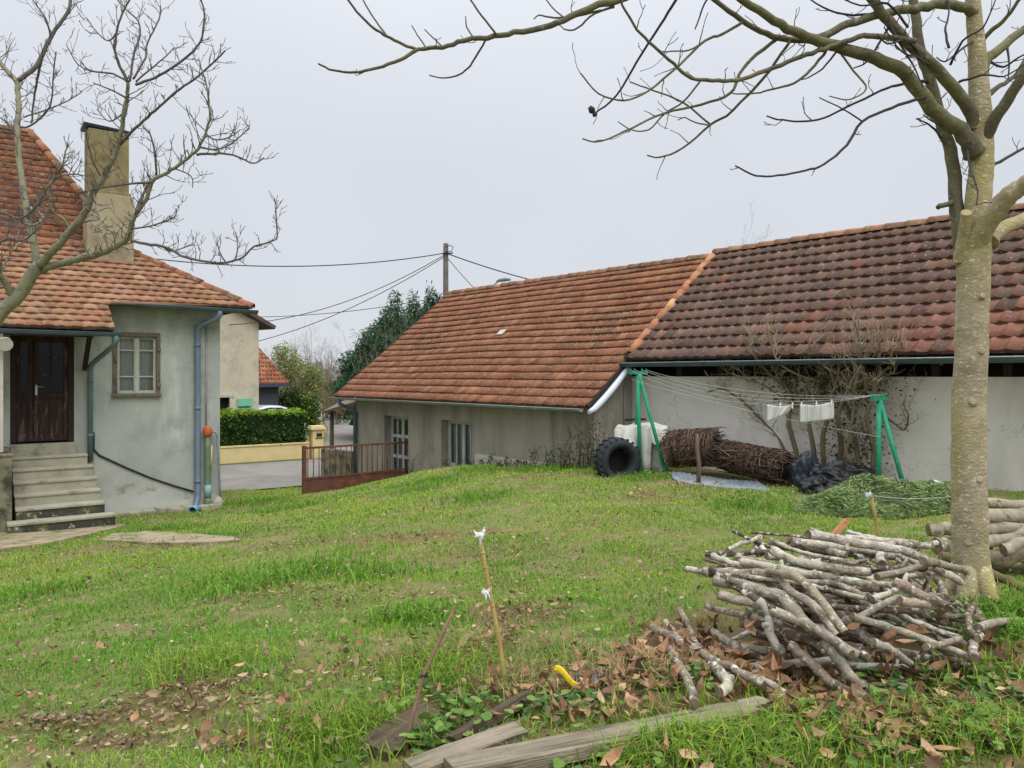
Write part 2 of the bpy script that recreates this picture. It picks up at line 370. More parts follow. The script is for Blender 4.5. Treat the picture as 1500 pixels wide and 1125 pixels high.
# ------------------------------------------------------------------ shared builders
def tiles(mb, O, U, V, vlen, e, w, A, th, lo, hi, cols, r, prof='roll', stagger=.5, S=8, sag=0.0):
    O, U, V = Vector(O), Vector(U).normalized(), Vector(V).normalized(); N = U.cross(V).normalized()
    def h(t):
        if prof == 'roll':
            return A * math.sin(math.pi * t / .42) if t < .42 else -.25 * A * math.sin(math.pi * (t - .42) / .58)
        if prof == 'flat':
            return A * (math.exp(-((t - .12) / .09) ** 2) + .45 * math.exp(-((t - .6) / .08) ** 2))
        if prof == 'wave': return A * (.5 - .5 * math.cos(2 * math.pi * t)) ** .8
        return A * (1 - abs(2 * t - 1) ** 4)
    n = int(math.ceil(vlen / e - .02))
    for k in range(n):
        v0 = k * e - .02; v1 = min(vlen, (k + 1) * e + .035)
        vc = max(0.0, v0 + .02); vd = min(vlen, v1)
        l0, l1, h0, h1 = lo(vc), lo(vd), hi(vc), hi(vd)
        off = stagger * w * (k % 2)
        j0 = int(math.floor((min(l0, l1) - off) / w)); j1 = int(math.ceil((max(h0, h1) - off) / w))
        cj = r.random() * .12 - .06
        for j in range(j0, j1):
            u0 = j * w + off
            if u0 + w < min(l0, l1) or u0 > max(h0, h1): continue
            c = jit(r.choices([x[0] for x in cols], [x[1] for x in cols])[0], .2, r)
            c = tuple(x * (1 + cj) for x in c)
            dz = r.random() * .009; dv = (r.random() - .5) * .018; tw = (r.random() - .5) * .012
            if r.random() < .03: dv -= r.random() * .04; dz += .012; tw += (r.random() - .5) * .05
            lowt, lowb, top = [], [], []
            for s in range(S + 1):
                t = s / S; u = u0 + t * w
                ul = min(max(u, l0), h0); uu = min(max(u, l1), h1)
                hh = h(t)
                sg = -sag * math.sin(math.pi * min(1, max(0, (v0 + e * .5) / vlen))) * (0.6 + .4 * math.sin(u * .9))
                lowt.append(O + U * ul + V * (v0 + dv + tw * (t - .5)) + N * (hh + th + dz + sg))
                lowb.append(O + U * ul + V * (v0 + dv + tw * (t - .5) + .006) + N * (-.012 + sg + hh * .4))
                top.append(O + U * uu + V * v1 + N * (hh * .9 + .006 + sg))
            b = len(mb.v)
            mb.v += [tuple(p) for p in lowb + lowt + top]
            n1 = S + 1
            for s in range(S):
                if (Vector(lowt[s + 1]) - Vector(lowt[s])).length < 1e-5 and (Vector(top[s + 1]) - Vector(top[s])).length < 1e-5: continue
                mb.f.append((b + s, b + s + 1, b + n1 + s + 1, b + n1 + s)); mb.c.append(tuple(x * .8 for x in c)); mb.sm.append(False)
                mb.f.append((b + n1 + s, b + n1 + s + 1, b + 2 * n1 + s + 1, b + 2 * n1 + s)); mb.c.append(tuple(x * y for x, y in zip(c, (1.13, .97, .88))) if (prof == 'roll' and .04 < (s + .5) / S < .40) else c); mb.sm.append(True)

def ridge_row(mb, p, q, r0, seg, cols, r, drop=.5):
    p, q = Vector(p), Vector(q); L = (q - p).length; d = (q - p) / L
    n = max(1, int(round(L / seg))); side = d.cross(UP).normalized(); up = side.cross(d).normalized()
    for i in range(n):
        a = p + d * (L * i / n - .015); b = p + d * (L * (i + 1) / n + .015)
        c = jit(r.choices([x[0] for x in cols], [x[1] for x in cols])[0], .2, r)
        ra, rb = r0 * 1.12, r0 * .95
        off = up * ((r.random() - .5) * .02) + side * ((r.random() - .5) * .02)
        rows = []
        for (pt, rr) in ((a, ra * .8), (a, ra), (b, rb), (b, rb * .8)):
            rows.append([pt + off + side * math.cos(t) * rr + up * (math.sin(t) * rr - drop * r0) for t in [math.pi * k / 8 for k in range(9)]])
        mb.grid(rows, c, True)

def wall_open(mb, A, U, Llen, z0, z1f, openings, depth, nrm):
    """wall face along U from A (z ignored); z1f(u) top; openings (u0,u1,za,zb)"""
    A = Vector(A); U = Vector(U).normalized(); nrm = Vector(nrm).normalized()
    us = sorted(set([0, Llen] + [x for o in openings for x in o[:2]] + [Llen * k / 8 for k in range(1, 8)]))
    def pt(u, z, d=0): return Vector((A.x + U.x * u - nrm.x * d, A.y + U.y * u - nrm.y * d, z))
    for a, b in zip(us[:-1], us[1:]):
        zs = [z0]; oo = [o for o in openings if o[0] <= a + 1e-6 and o[1] >= b - 1e-6]
        segs = []
        cur = z0
        for o in sorted(oo, key=lambda o: o[2]):
            if o[2] > cur: segs.append((cur, o[2]))
            cur = o[3]
        for (za, zb) in segs: mb.face([pt(a, za), pt(b, za), pt(b, zb), pt(a, zb)])
        mb.face([pt(a, cur), pt(b, cur), pt(b, z1f(b)), pt(a, z1f(a))])
    for o in openings:
        a, b, za, zb = o
        mb.face([pt(a, za), pt(a, zb), pt(a, zb, depth), pt(a, za, depth)])
        mb.face([pt(b, za), pt(b, za, depth), pt(b, zb, depth), pt(b, zb)])
        mb.face([pt(a, zb), pt(b, zb), pt(b, zb, depth), pt(a, zb, depth)])
        mb.face([pt(a, za), pt(a, za, depth), pt(b, za, depth), pt(b, za)])

def gutter(mb, p, q, r, n=9):
    p, q = Vector(p), Vector(q); d = (q - p).normalized(); side = d.cross(UP).normalized(); up = UP
    pts = lambda c, rr: [c + side * math.cos(t) * rr + up * math.sin(t) * rr for t in [math.pi + math.pi * k / n for k in range(n + 1)]]
    mb.grid([pts(p, r), pts(q, r)]); mb.grid([list(reversed(pts(p, r * .9))), list(reversed(pts(q, r * .9)))])
    for c in (p, q):
        mb.face(pts(c, r))
    for sg in (1, -1):
        mb.tube([p + side * sg * r, q + side * sg * r], r * .13, 6)

# ------------------------------------------------------------------ left house
Cc = Vector((-5.92, 15.5, 0)); hf = Vector((.809, .588, 0)); hm = Vector((.588, -.809, 0))
def H(u, d, z): return Cc + hf * u + hm * d + UP * z
house = thing('house', 'grey rendered house with steep red tiled roof, porch steps and ochre chimney, at the left', 'house', H(0, 0, -2.66))

DOOR = (5.9, 6.92); # u offsets measured from u=-9.5
U0 = -9.5
wb = MB()
ops = [(U0 * -1 - 3.56, -U0 - 2.58, -1.22, .82), (-U0 - 1.93, -U0 - 1.16, -.33, .80)]
wall_open(wb, H(U0, 0, 0), hf, 9.5, -3.3, lambda u: 1.55, ops, .16, hm)
def quad(mb, *p): mb.face(p)
quad(wb, H(0, 0, -3.3), H(0, -8, -3.3), H(0, -8, 1.55), H(0, 0, 1.55))
quad(wb, H(U0, -8, -3.3), H(U0, 0, -3.3), H(U0, 0, 1.55), H(U0, -8, 1.55))
quad(wb, H(0, -8, -3.3), H(U0, -8, -3.3), H(U0, -8, 1.55), H(0, -8, 1.55))
hw = wb.build('wall', MT['wall_house'], house)
# paler repaired base below the slanting hose
b = MB()
pts = [(-2.26, -1.45), (-1.55, -1.86), (-.75, -2.22), (-.02, -2.42), (-.02, -2.75), (-2.26, -2.75)]
b.face([H(u, .012, z) for u, z in pts])
n = len(pts)
for i in range(n):
    (u, z), (u2, z2) = pts[i], pts[(i + 1) % n]
    b.face([H(u, .012, z), H(u, -.02, z), H(u2, -.02, z2), H(u2, .012, z2)])
b.build('wall_base', MT['wall_low'], house)
b = MB()
r = random.Random(3)
for k in range(9):
    u = -2.2 + k * .24
    b.box(H(u + .12, .16, -2.62 + r.random() * .03), hf * (.115 + r.random() * .004), hm * (.15 + r.random() * .04), UP * .06)
b.build('foot_kerb', MT['concrete'], house, bevel=.01)

# roofs
k_ = .62; nv = math.sqrt(1 + k_ * k_)
Vl = (hm * -1 + UP * k_)
cols_l = [(srgb(160, 121, 94), 5), (srgb(153, 111, 87), 4), (srgb(167, 131, 104), 2), (srgb(143, 109, 87), 1.5)]
rb = MB()
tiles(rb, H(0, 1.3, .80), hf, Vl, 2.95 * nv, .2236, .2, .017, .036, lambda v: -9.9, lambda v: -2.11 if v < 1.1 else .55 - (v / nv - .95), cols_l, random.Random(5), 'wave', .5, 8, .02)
roof_low = rb.build('roof', MT['tile'], house)
b = MB()   # underside and the hidden slopes of the skirt roof
def zl(d): return .80 + k_ * (1.3 - d)
b.face([H(-9.9, 1.3, .77), H(-2.11, 1.3, .77), H(-2.11, .35, zl(.35) - .03), H(.55, .35, zl(.35) - .03), H(-1.45, -1.65, zl(-1.65) - .03), H(-9.9, -1.65, zl(-1.65) - .03)])
b.face([H(.55, .35, zl(.35) - .03), H(.55, -8.4, zl(.35) - .03), H(-1.45, -6.4, zl(-1.65) - .03), H(-1.45, -1.65, zl(-1.65) - .03)])
b.face([H(-9.9, -8.4, zl(.35) - .03), H(-9.9, -6.4, zl(-1.65) - .03), H(-1.45, -6.4, zl(-1.65) - .03), H(.55, -8.4, zl(.35) - .03)])
b.face([H(-9.5, 1.28, .74), H(-2.13, 1.28, .74), H(-2.13, .02, .86), H(-9.5, .02, .86)])
b.face([H(-2.13, 1.28, .77), H(-2.13, 1.28, .74), H(-2.13, .02, .86), H(-2.13, .35, zl(.35) - .035)])
b.build('roof_underside', MT['under'], house)
rb = MB()
Vs = (hm * -1.6 + UP * 2.59); vl = Vs.length
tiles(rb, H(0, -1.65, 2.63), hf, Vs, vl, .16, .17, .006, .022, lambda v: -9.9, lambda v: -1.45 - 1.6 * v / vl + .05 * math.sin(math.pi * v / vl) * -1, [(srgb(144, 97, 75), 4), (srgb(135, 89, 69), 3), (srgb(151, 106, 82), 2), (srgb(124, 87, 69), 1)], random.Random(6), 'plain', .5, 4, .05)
rb.build('steep_roof', MT['tile'], house)
b = MB()
T0, T1, T2_, T3 = H(-9.9, -1.65, 2.60), H(-1.45, -1.65, 2.60), H(-1.45, -6.4, 2.60), H(-9.9, -6.4, 2.60)
R0, R1, R2_, R3 = H(-9.9, -3.25, 5.19), H(-3.05, -3.25, 5.19), H(-3.05, -4.8, 5.19), H(-9.9, -4.8, 5.19)
for q in ((T1, T2_, R2_, R1), (T2_, T3, R3, R2_), (R0, R1, R2_, R3), (T3, T0, R0, R3)): b.face(q)
b.build('roof_back', MT['tile'], house)
b = MB()
oc = [(srgb(158, 107, 81), 3), (srgb(144, 97, 76), 2), (srgb(134, 102, 81), 2)]
rr_ = random.Random(8)
ridge_row(b, H(-9.9, -1.66, 2.66), H(-1.5, -1.66, 2.66), .10, .3, oc, rr_)
ridge_row(b, H(.55, .35, 1.42), H(-1.45, -1.65, 2.67), .085, .32, oc, rr_)
ridge_row(b, H(-1.45, -1.65, 2.67), H(-3.05, -3.25, 5.24), .09, .32, oc, rr_)
ridge_row(b, H(-3.0, -3.25, 5.22), H(-9.9, -3.25, 5.22), .09, .34, oc, rr_)
b.build('hip_tiles', MT['tile'], house)
# chimney
b = MB(); b.box(H(-1.82, -1.4, 2.75), hf * .42, hm * .31, UP * .88)
ch = b.build('chimney', MT['chimney_low'], house, bevel=.015)
b = MB(); b.box(H(-1.85, -1.4, 4.26), hf * .365, hm * .28, UP * .64); b.box(H(-1.84, -1.4, 3.66), hf * .395, hm * .295, UP * .035)
b.build('chimney_stack', MT['chimney_top'], ch, bevel=.01)
b = MB(); b.box(H(-1.88, -1.4, 4.955), hf * .41 + UP * -.022, hm * .27, UP * .03); b.box(H(-1.85, -1.4, 4.908), hf * .33, hm * .25, UP * .012)
b.build('chimney_cap', MT['cap'], ch)
# gutters and pipes
b = MB(); gutter(b, H(-2.05, .43, 1.34), H(.62, .43, 1.31), .07); b.build('gutter', MT['zinc'], house)
b = MB(); gutter(b, H(-9.5, 1.38, .76), H(-2.02, 1.38, .73), .065); b.build('gutter', MT['zinc'], house)
b = MB()
b.tube([H(-.12, .43, 1.29), H(-.12, .43, 1.20), H(-.15, .38, 1.13), H(-.38, .14, 1.02), H(-.45, .08, .93), H(-.45, .075, .82), H(-.45, .075, -2.36), H(-.46, .10, -2.44), H(-.52, .2, -2.56), H(-.58, .32, -2.60)], .056, 12)
for z in (.6, -.65, -2.1): b.tube([H(-.45, .075, z - .03), H(-.45, .075, z + .03)], .064, 12)
b.build('downpipe', MT['pipe_blue'], house)
b = MB()
b.tube([H(-2.1, 1.38, .69), H(-2.1, 1.38, .60), H(-2.12, 1.3, .52), H(-2.30, .3, .24), H(-2.33, .1, .17), H(-2.33, .07, .05), H(-2.33, .07, -1.58)], .045, 12)
for z in (-.1, -1.1): b.tube([H(-2.33, .07, z - .03), H(-2.33, .07, z + .03)], .052, 12)
b.build('downpipe', MT['pipe_green'], house)
b = MB(); b.tube([H(-.27, .035, 1.1), H(-.27, .035, -.30), H(-.28, .04, -.32), H(-.28, .045, -1.0)], .013, 8); b.build('thin_pipe', MT['zinc_light'], house)
b = MB(); b.tube([H(-2.27, .03, -1.05), H(-2.27, .035, -1.36), H(-2.18, .035, -1.48), H(-1.75, .035, -1.73), H(-1.3, .03, -1.97), H(-.9, .03, -2.15), H(-.52, .05, -2.30)], .019, 8)
b.build('wall_hose', MT['wire'], house)
# porch bracket
b = MB(); b.bar(H(-2.42, .05, .12), H(-2.42, .75, .72), .07, .09); b.build('porch_bracket', MT['wood_dark'], house)
b = MB(); b.bar(H(-2.42, 1.2, .70), H(-9.3, 1.2, .70), .07, .1); b.build('porch_beam', MT['wood_dark'], house)
# window
ww = MB()
for (ua, ub, za, zb, d, t) in ((-1.955, -1.875, -.35, .82, .02, .04), (-1.195, -1.125, -.35, .82, .02, .04), (-1.875, -1.195, .74, .82, .02, .04)):
    ww.box(H((ua + ub) / 2, d - .03, (za + zb) / 2), hf * (ub - ua) / 2, hm * t, UP * (zb - za) / 2)
ww.box(H(-1.54, .02, -.37), hf * .43, hm * .06, UP * .03)
for z in (.3, -.1, -.25, .62): ww.box(H(-1.90, .045, z), hf * .02, hm * .02, UP * .045)
for z in (.5, -.2): ww.box(H(-1.15, .045, z), hf * .03, hm * .02, UP * .03)
win = ww.build('window', MT['wood_grey'], house, bevel=.005)
b = MB()
for uc in (-1.705, -1.365):
    for du in (-.145, .145): b.box(H(uc + du, -.05, .20), hf * .024, hm * .02, UP * .53)
    for z in (-.31, .715, .48, -.02): b.box(H(uc, -.052, z), hf * .121, hm * .017, UP * (.024 if z in (-.31, .715) else .013))
b.box(H(-1.535, -.03, .20), hf * .028, hm * .016, UP * .53)
b.build('sash', MT['sash'], win)
b = MB(); b.face([H(-1.87, -.055, -.41), H(-1.2, -.055, -.41), H(-1.2, -.055, .74), H(-1.87, -.055, .74)]); b.build('pane', MT['glass'], win)
b = MB()
for (ua, ub) in ((-1.87, -1.55), (-1.52, -1.2)):
    rows = [[H(ua + (ub - ua) * t, -.11 + .02 * math.sin(t * 21 + z * 1.5) + .006 * math.sin(t * 47 + 1), z) for t in [i / 40 for i in range(41)]] for z in (-.42, 0, .4, .76)]
    b.grid(rows)
b.build('curtain', MT['curtain'], win)
b = MB(); b.box(H(-1.53, -.55, .2), hf * .6, hm * .38, UP * .7); rm = b.build('window_recess', MT['dark_in'], win)
# door
b = MB()
for (ua, ub, za, zb) in ((-3.56, -3.47, -1.2, .82), (-2.67, -2.58, -1.2, .82), (-3.47, -2.67, .72, .82)):
    b.box(H((ua + ub) / 2, -.08, (za + zb) / 2), hf * (ub - ua) / 2, hm * .06, UP * (zb - za) / 2)
door = b.build('door', MT['wood_dark'], house, bevel=.006)
def leaf(ua, ub, nx, name):
    lb = MB(); uc = (ua + ub) / 2; w = ub - ua
    lb.box(H(ua + .035, -.10, -.23), hf * .035, hm * .025, UP * .95); lb.box(H(ub - .035, -.10, -.23), hf * .035, hm * .025, UP * .95)
    for z, hh in ((-1.11, .07), (-.36, .04), (.66, .055)): lb.box(H(uc, -.10, z), hf * (w / 2 - .07), hm * .024, UP * hh)
    lb.box(H(uc, -.115, -.735), hf * (w / 2 - .07), hm * .012, UP * .335)
    for i in range(1, nx): lb.box(H(ua + .07 + (w - .14) * i / nx, -.10, .145), hf * .012, hm * .02, UP * .465)
    for z in (.0, .32): lb.box(H(uc, -.101, z), hf * (w / 2 - .07), hm * .016, UP * .012)
    if nx > 1: lb.box(H(uc, -.10, -.735), hf * .022, hm * .022, UP * .335)
    o = lb.build(name, MT['door_red'], door, bevel=.004)
    g = MB(); g.face([H(ua + .05, -.105, -.34), H(ub - .05, -.105, -.34), H(ub - .05, -.105, .63), H(ua + .05, -.105, .63)]); g.build('pane', MT['glass_dark'], door)
leaf(-3.47, -3.215, 1, 'door_leaf'); leaf(-3.205, -2.67, 2, 'door_leaf')
b = MB(); b.box(H(-3.165, -.068, -.26), hf * .018, hm * .006, UP * .09); b.tube([H(-3.165, -.06, -.2), H(-3.165, -.02, -.2), H(-3.15, -.01, -.2), H(-3.05, -.01, -.205)], .009, 8); b.build('handle', MT['steel'], door)
b = MB(); b.box(H(-3.05, -.75, -.2), hf * .7, hm * .55, UP * 1.2); b.build('door_recess', MT['dark_in'], door)
# steps
for i in range(6):
    st = MB(); zt = -1.42 - .18 * i; d0 = .02 if i == 0 else .45 + .28 * (i - 1); d1 = .45 + .28 * i
    ur = (-2.42, -2.36, -2.34, -2.32, -2.30, -2.18)[i]; ul = -3.56 if i < 5 else -3.68
    st.box(H((ul + ur) / 2, (d0 + d1) / 2, (zt - 2.85) / 2), hf * (ur - ul) / 2, hm * (d1 - d0) / 2, UP * (zt + 2.85) / 2)
    o = st.build('step', MT['concrete'] if i < 4 else MT['concrete_stained'], house, bevel=.012)
    ns_ = MB(); ns_.box(H((ul + ur) / 2, (d0 + d1) / 2 + .008, zt - .006), hf * ((ur - ul) / 2 + .006), hm * ((d1 - d0) / 2 + .012), UP * .022); ns_.build('tread', MT['concrete'], o, bevel=.008)
    if i == 4: o['label'] = 'black stained mossy step near the bottom'
    if i == 5: o['label'] = 'black lichened bottom step'
b = MB(); b.box(H(-3.07, .05, -1.32), hf * .49, hm * .12, UP * .105); b.build('threshold', MT['concrete'], house, bevel=.01)
b = MB(); b.box(H(-3.78, .8, -2.06), hf * .17, hm * .8, UP * .79); b.box(H(-3.78, .8, -1.265), hf * .185, hm * .815, UP * .02)
b.build('step_wall', MT['concrete_dirty'], house, bevel=.015)
b = MB(); b.box(H(-3.80, 1.28, -.27), hf * .085, hm * .085, UP * .96); b.build('porch_post', MT['plinth'], house, bevel=.01)
b = MB(); b.tube([H(-3.74, 1.38, .50), H(-3.74, 1.46, .50)], .02, 8); b.tube([H(-3.70, 1.46, .52), H(-3.70, 1.5, .51), H(-3.70, 1.56, .49)], [.05, .1, .11], 14); b.build('porch_lamp', MT['plinth'], house)
# old pump by the corner
pump = thing('water_pump', 'orange topped old hand water pump beside the grey blue downpipe', 'water pump', H(-.27, .12, -2.6))
b = MB()
b.tube([H(-.27, .12, -2.62), H(-.27, .12, -2.45), H(-.27, .12, -2.44), H(-.27, .12, -2.1), H(-.27, .12, -1.45), H(-.27, .12, -1.2)], [.075, .075, .055, .06, .06, .05], 12); b.build('pump_body', MT['bottle'], pump)
b = MB(); b.tube([H(-.27, .12, -1.22), H(-.27, .12, -1.18), H(-.27, .12, -1.1), H(-.27, .12, -1.03), H(-.27, .12, -1.0)], [.06, .085, .09, .07, .02], 14); b.build('pump_head', MT['orange'], pump)
b = MB(); b.tube([H(-.2, .13, -1.13), H(-.13, .14, -1.12), H(-.09, .14, -1.2), H(-.07, .14, -1.6), H(-.04, .13, -2.2), H(-.03, .12, -2.6)], .022, 8); b.build('pump_handle', MT['zinc_light'], pump)
b = MB(); b.tube([H(-.27, .13, -2.42), H(-.27, .13, -2.18)], .066, 12); b.build('pump_collar', M('pale_teal', srgb(136, 168, 168), rough=.5), pump)
b = MB(); b.tube([H(-.2, .15, -1.4), H(-.21, .15, -1.9)], .016, 8); b.build('pump_tube', M('yellowed', srgb(196, 178, 130), rough=.6), pump)
fl = MB(); fl.tube([H(-.5, .34, -2.6), H(-.62, .5, -2.57), H(-.68, .62, -2.58)], [.06, .065, .07], 12, cap=False); tag(fl.build('drain_elbow', M('blue_plastic', srgb(118, 164, 184), rough=.5), None, solid=.006), 'pale blue plastic pipe elbow at the foot of the house downpipe', 'pipe elbow')
st = MB(); rs = random.Random(2); 
st.tube([H(-.12, .22, -2.62), H(-.1, .22, -2.5), H(-.09, .22, -2.42)], [.11, .1, .03], 9, lump=.15, lr=rs); tag(st.build('stone', MT['concrete']), 'pale stone at the corner of the grey house', 'stone')

# concrete slabs
def slab(px, label):
    pts = [onground(x, y) for x, y in px]; mb = MB()
    mb.face([(p.x, p.y, g1(p.x, p.y) + .035) for p in pts]); n = len(pts)
    for i in range(n):
        p, q = pts[i], pts[(i + 1) % n]
        mb.face([(p.x, p.y, g1(p.x, p.y) + .035), (p.x, p.y, g1(p.x, p.y) - .08), (q.x, q.y, g1(q.x, q.y) - .08), (q.x, q.y, g1(q.x, q.y) + .035)])
    tag(mb.build('slab', MT['slab']), label, 'paving slab', 'cracked slabs at the foot of the steps')
    return np.array([(p.x, p.y) for p in pts])
SL = [slab([(148, 794), (165, 785), (215, 781), (280, 785), (345, 790), (352, 795), (300, 798), (225, 799)], 'pale cracked slab lying in the grass right of the steps'),
      slab([(-60, 797), (0, 784), (60, 775), (150, 767), (185, 772), (150, 781), (70, 799), (-30, 812)], 'long dirty slab along the bottom step')]
# ------------------------------------------------------------------ barn
ax = Vector((.643, -.766, 0)); bn = Vector((-.766, -.643, 0))      # along the ridge towards the viewer's right; out towards the garden
RG = Vector((-2.07, 25.0, 2.68)); KB = .804; NB = math.sqrt(1 + KB * KB)
def B(t, s, z): return Vector((RG.x + ax.x * t + bn.x * s, RG.y + ax.y * t + bn.y * s, z))
def zr(s): return 2.68 - KB * abs(s)
barn = thing('barn', 'long low barn with orange tiled wing and brown tiled main roof', 'barn', B(8, 2.5, -2.6))
Vb = bn * -1 + UP * KB
cols_o = [(srgb(153, 105, 80), 6), (srgb(146, 98, 75), 5), (srgb(159, 111, 84), 2), (srgb(138, 96, 76), 1.5), (srgb(162, 120, 89), .6)]
cols_b = [(srgb(116, 95, 84), 6), (srgb(110, 90, 82), 5), (srgb(122, 98, 86), 3), (srgb(129, 96, 81), 1), (srgb(103, 88, 80), 1)]
rb = MB()
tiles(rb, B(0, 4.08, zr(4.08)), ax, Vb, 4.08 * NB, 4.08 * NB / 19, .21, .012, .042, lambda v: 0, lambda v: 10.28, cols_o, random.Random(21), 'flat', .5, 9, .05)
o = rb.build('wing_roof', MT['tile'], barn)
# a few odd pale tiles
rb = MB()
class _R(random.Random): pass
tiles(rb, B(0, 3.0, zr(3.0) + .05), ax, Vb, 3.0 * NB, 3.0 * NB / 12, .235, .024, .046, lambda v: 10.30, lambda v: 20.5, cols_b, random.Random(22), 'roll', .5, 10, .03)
# warmer red tiles low down towards the right
for i in range(len(rb.f)):
    x, y, z = rb.v[rb.f[i][0]]
    t = (x - RG.x) * ax.x + (y - RG.y) * ax.y
    kk = max(0, min(1, (t - 13.2) / 3)) * max(0, min(1, (1.5 - z) / 1.2))
    if kk > 0 and ((int(t / .235) * 7 + int(z * 3.2) * 13) % 5) < 2 + 2 * kk:
        c = rb.c[i]; w = .6 * kk; rr = srgb(160, 102, 82); rb.c[i] = tuple(c[j] * (1 - w) + rr[j] * w for j in range(3))
rb.build('main_roof', MT['tile_dark'], barn)
b = MB()
b.face([B(0, 4.06, zr(4.06) - .035), B(10.26, 4.06, zr(4.06) - .035), B(10.26, 0, zr(0) - .035), B(0, 0, zr(0) - .035)])
b.face([B(10.27, 2.98, zr(2.98) - .0), B(20.5, 2.98, zr(2.98) - .0), B(20.5, 0, zr(0) - .0), B(10.27, 0, zr(0) - .0)])
b.face([B(0, -4.06, zr(4.06) - .03), B(0, 0, zr(0) - .03), B(20.5, 0, zr(0) - .03), B(20.5, -4.06, zr(4.06) - .03)])
b.build('roof_underside', MT['under'], barn)
b = MB()
rcol = [(srgb(150, 112, 88), 3), (srgb(138, 104, 84), 2), (srgb(164, 124, 96), 1)]
rr_ = random.Random(31)
ridge_row(b, B(-.02, 0, 2.70), B(10.3, 0, 2.70), .11, .36, rcol, rr_)
ridge_row(b, B(10.3, 0, 2.77), B(20.5, 0, 2.77), .11, .38, rcol, rr_)
b.build('ridge_tiles', MT['tile'], barn)
b = MB()
ridge_row(b, B(10.28, .12, zr(.12) + .09), B(10.28, 2.86, zr(2.86) + .09), .10, .34, [(srgb(180, 124, 92), 3), (srgb(168, 112, 82), 2), (srgb(188, 136, 102), 1)], rr_, .55)
b.build('verge_tiles', MT['tile'], barn)
# pale replaced tile patches
b = MB()
for (t, s, w, h, c) in ((5.2, 2.02, .24, .2, (196, 190, 172)),):
    p = B(t, s, zr(s) + .062); b.box(p, ax * w / 2, Vb.normalized() * h / 2, ax.cross(Vb).normalized() * .008, srgb(*c))
b.build('replacement_tile', MT['tile'], barn)
# walls
W0 = 0.75
b = MB()
dops = [(W0 + 1.60, W0 + 2.82, -3.18, -1.08), (W0 + 4.30, W0 + 5.56, -3.18, -1.08)]
b1 = MB()
wall_open(b1, B(0, 3.8, 0), ax, 10.2, -3.4, lambda u: zr(3.8) - .06, [(a, c, za, zb) for a, c, za, zb in dops], .26, bn) if False else None
def wing_wall():
    mb = MB()
    wall_open(mb, B(W0, 3.8, 0), ax, 10.2 - W0, -3.4, lambda u: zr(3.8) - .06, [(a - W0, c - W0, za, zb) for a, c, za, zb in dops], .26, bn)
    # gable end
    mb.face([B(W0, -3.8, -3.4), B(W0, 3.8, -3.4), B(W0, 3.8, zr(3.8) - .06), B(W0, 0, zr(0) - .06), B(W0, -3.8, zr(3.8) - .06)])
    # return wall beside the garden
    mb.face([B(10.2, 3.8, -3.4), B(10.2, 2.68, -3.4), B(10.2, 2.68, zr(2.68) - .06), B(10.2, 3.8, zr(3.8) - .06)])
    return mb
wing_wall().build('wing_wall', MT['wall_wing'], barn)
b = MB()
zt = -.02
b.box(B(15.35, 2.58, (zt - 3.2) / 2), ax * 5.15, bn * .10, UP * (zt + 3.2) / 2)
b.build('wall', MT['wall_barn'], barn)
b = MB(); b.face([B(W0, -3.8, -3.4), B(W0, -3.8, zr(3.8) - .06), B(20.4, -3.8, zr(3.8) - .06), B(20.4, -3.8, -3.4)]); b.face([B(20.4, -3.8, -3.4), B(20.4, -3.8, zr(3.8)), B(20.4, 0, zr(0) - .05), B(20.4, 2.6, zr(2.6) - .06), B(20.4, 2.6, -3.4)])
b.build('back_wall', MT['wall_wing'], barn)
b = MB(); b.box(B(15.3, 1.9, -.6), ax * 5.0, bn * .02, UP * 1.3); b.build('eave_gap_shade', MT['wood_dark'], barn)  # dark panel standing in for the shade inside the open eave gap
for t in [10.4 + .92 * k for k in range(11)]:
    b = MB(); b.box(B(t, 2.58, .24), ax * .05, bn * .05, UP * .262); b.build('eave_post', MT['wood_dark'], barn)
for t in [10.45 + .55 * k for k in range(18)]:
    b = MB(); b.bar(B(t, 2.2, zr(2.2) - .07), B(t, 2.97, zr(2.97) - .07), .06, .09); b.build('rafter', MT['wood_dark'], barn)
b = MB(); gutter(b, B(10.25, 3.08, .235), B(20.4, 3.08, .235), .07); b.build('gutter', MT['zinc'], barn)
b = MB(); b.tube([B(10.25, 3.16, .243), B(20.4, 3.16, .243)], .013, 6); b.build('gutter_rim', MT['zinc_light'], barn)
b = MB(); gutter(b, B(-.1, 4.16, -.64), B(10.22, 4.16, -.64), .06); b.build('gutter', MT['zinc_light'], barn)
b = MB(); 
b.tube([B(.45, 4.16, -.69), B(.45, 4.14, -.82), B(.55, 4.0, -.9), B(W0 + .08, 3.9, -.98), B(W0 + .1, 3.87, -1.1), B(W0 + .1, 3.87, -3.1)], .055, 10)
b.build('downpipe', MT['zinc'], barn)
# white verge board
b = MB(); q = []
for i in range(9):
    s = 4.1 - 1.15 * i / 8; q.append(B(10.36, s, zr(s) - .12 - .05 * math.sin(math.pi * i / 8) + (0.04 if i == 0 else 0)))
b.tube(q, [.045, .06, .066, .066, .066, .066, .06, .055, .04], 8); b.build('verge_board', MT['white_board'], barn)
b = MB(); b.bar(B(10.3, 4.05, zr(4.05) - .04), B(10.3, 2.9, zr(2.9) - .04), .05, .1); b.build('barge_board', MT['wood_dark'], barn)
# plinth
for t0_, t1_, zt_ in ((6.45, 9.75, -1.80), (3.66, 4.98, -2.55)):
    b = MB(); b.box(B((t0_ + t1_) / 2, 3.81, (zt_ - 3.3) / 2), ax * (t1_ - t0_) / 2, bn * .016, UP * (zt_ + 3.3) / 2); b.build('plinth', MT['plinth'], barn)
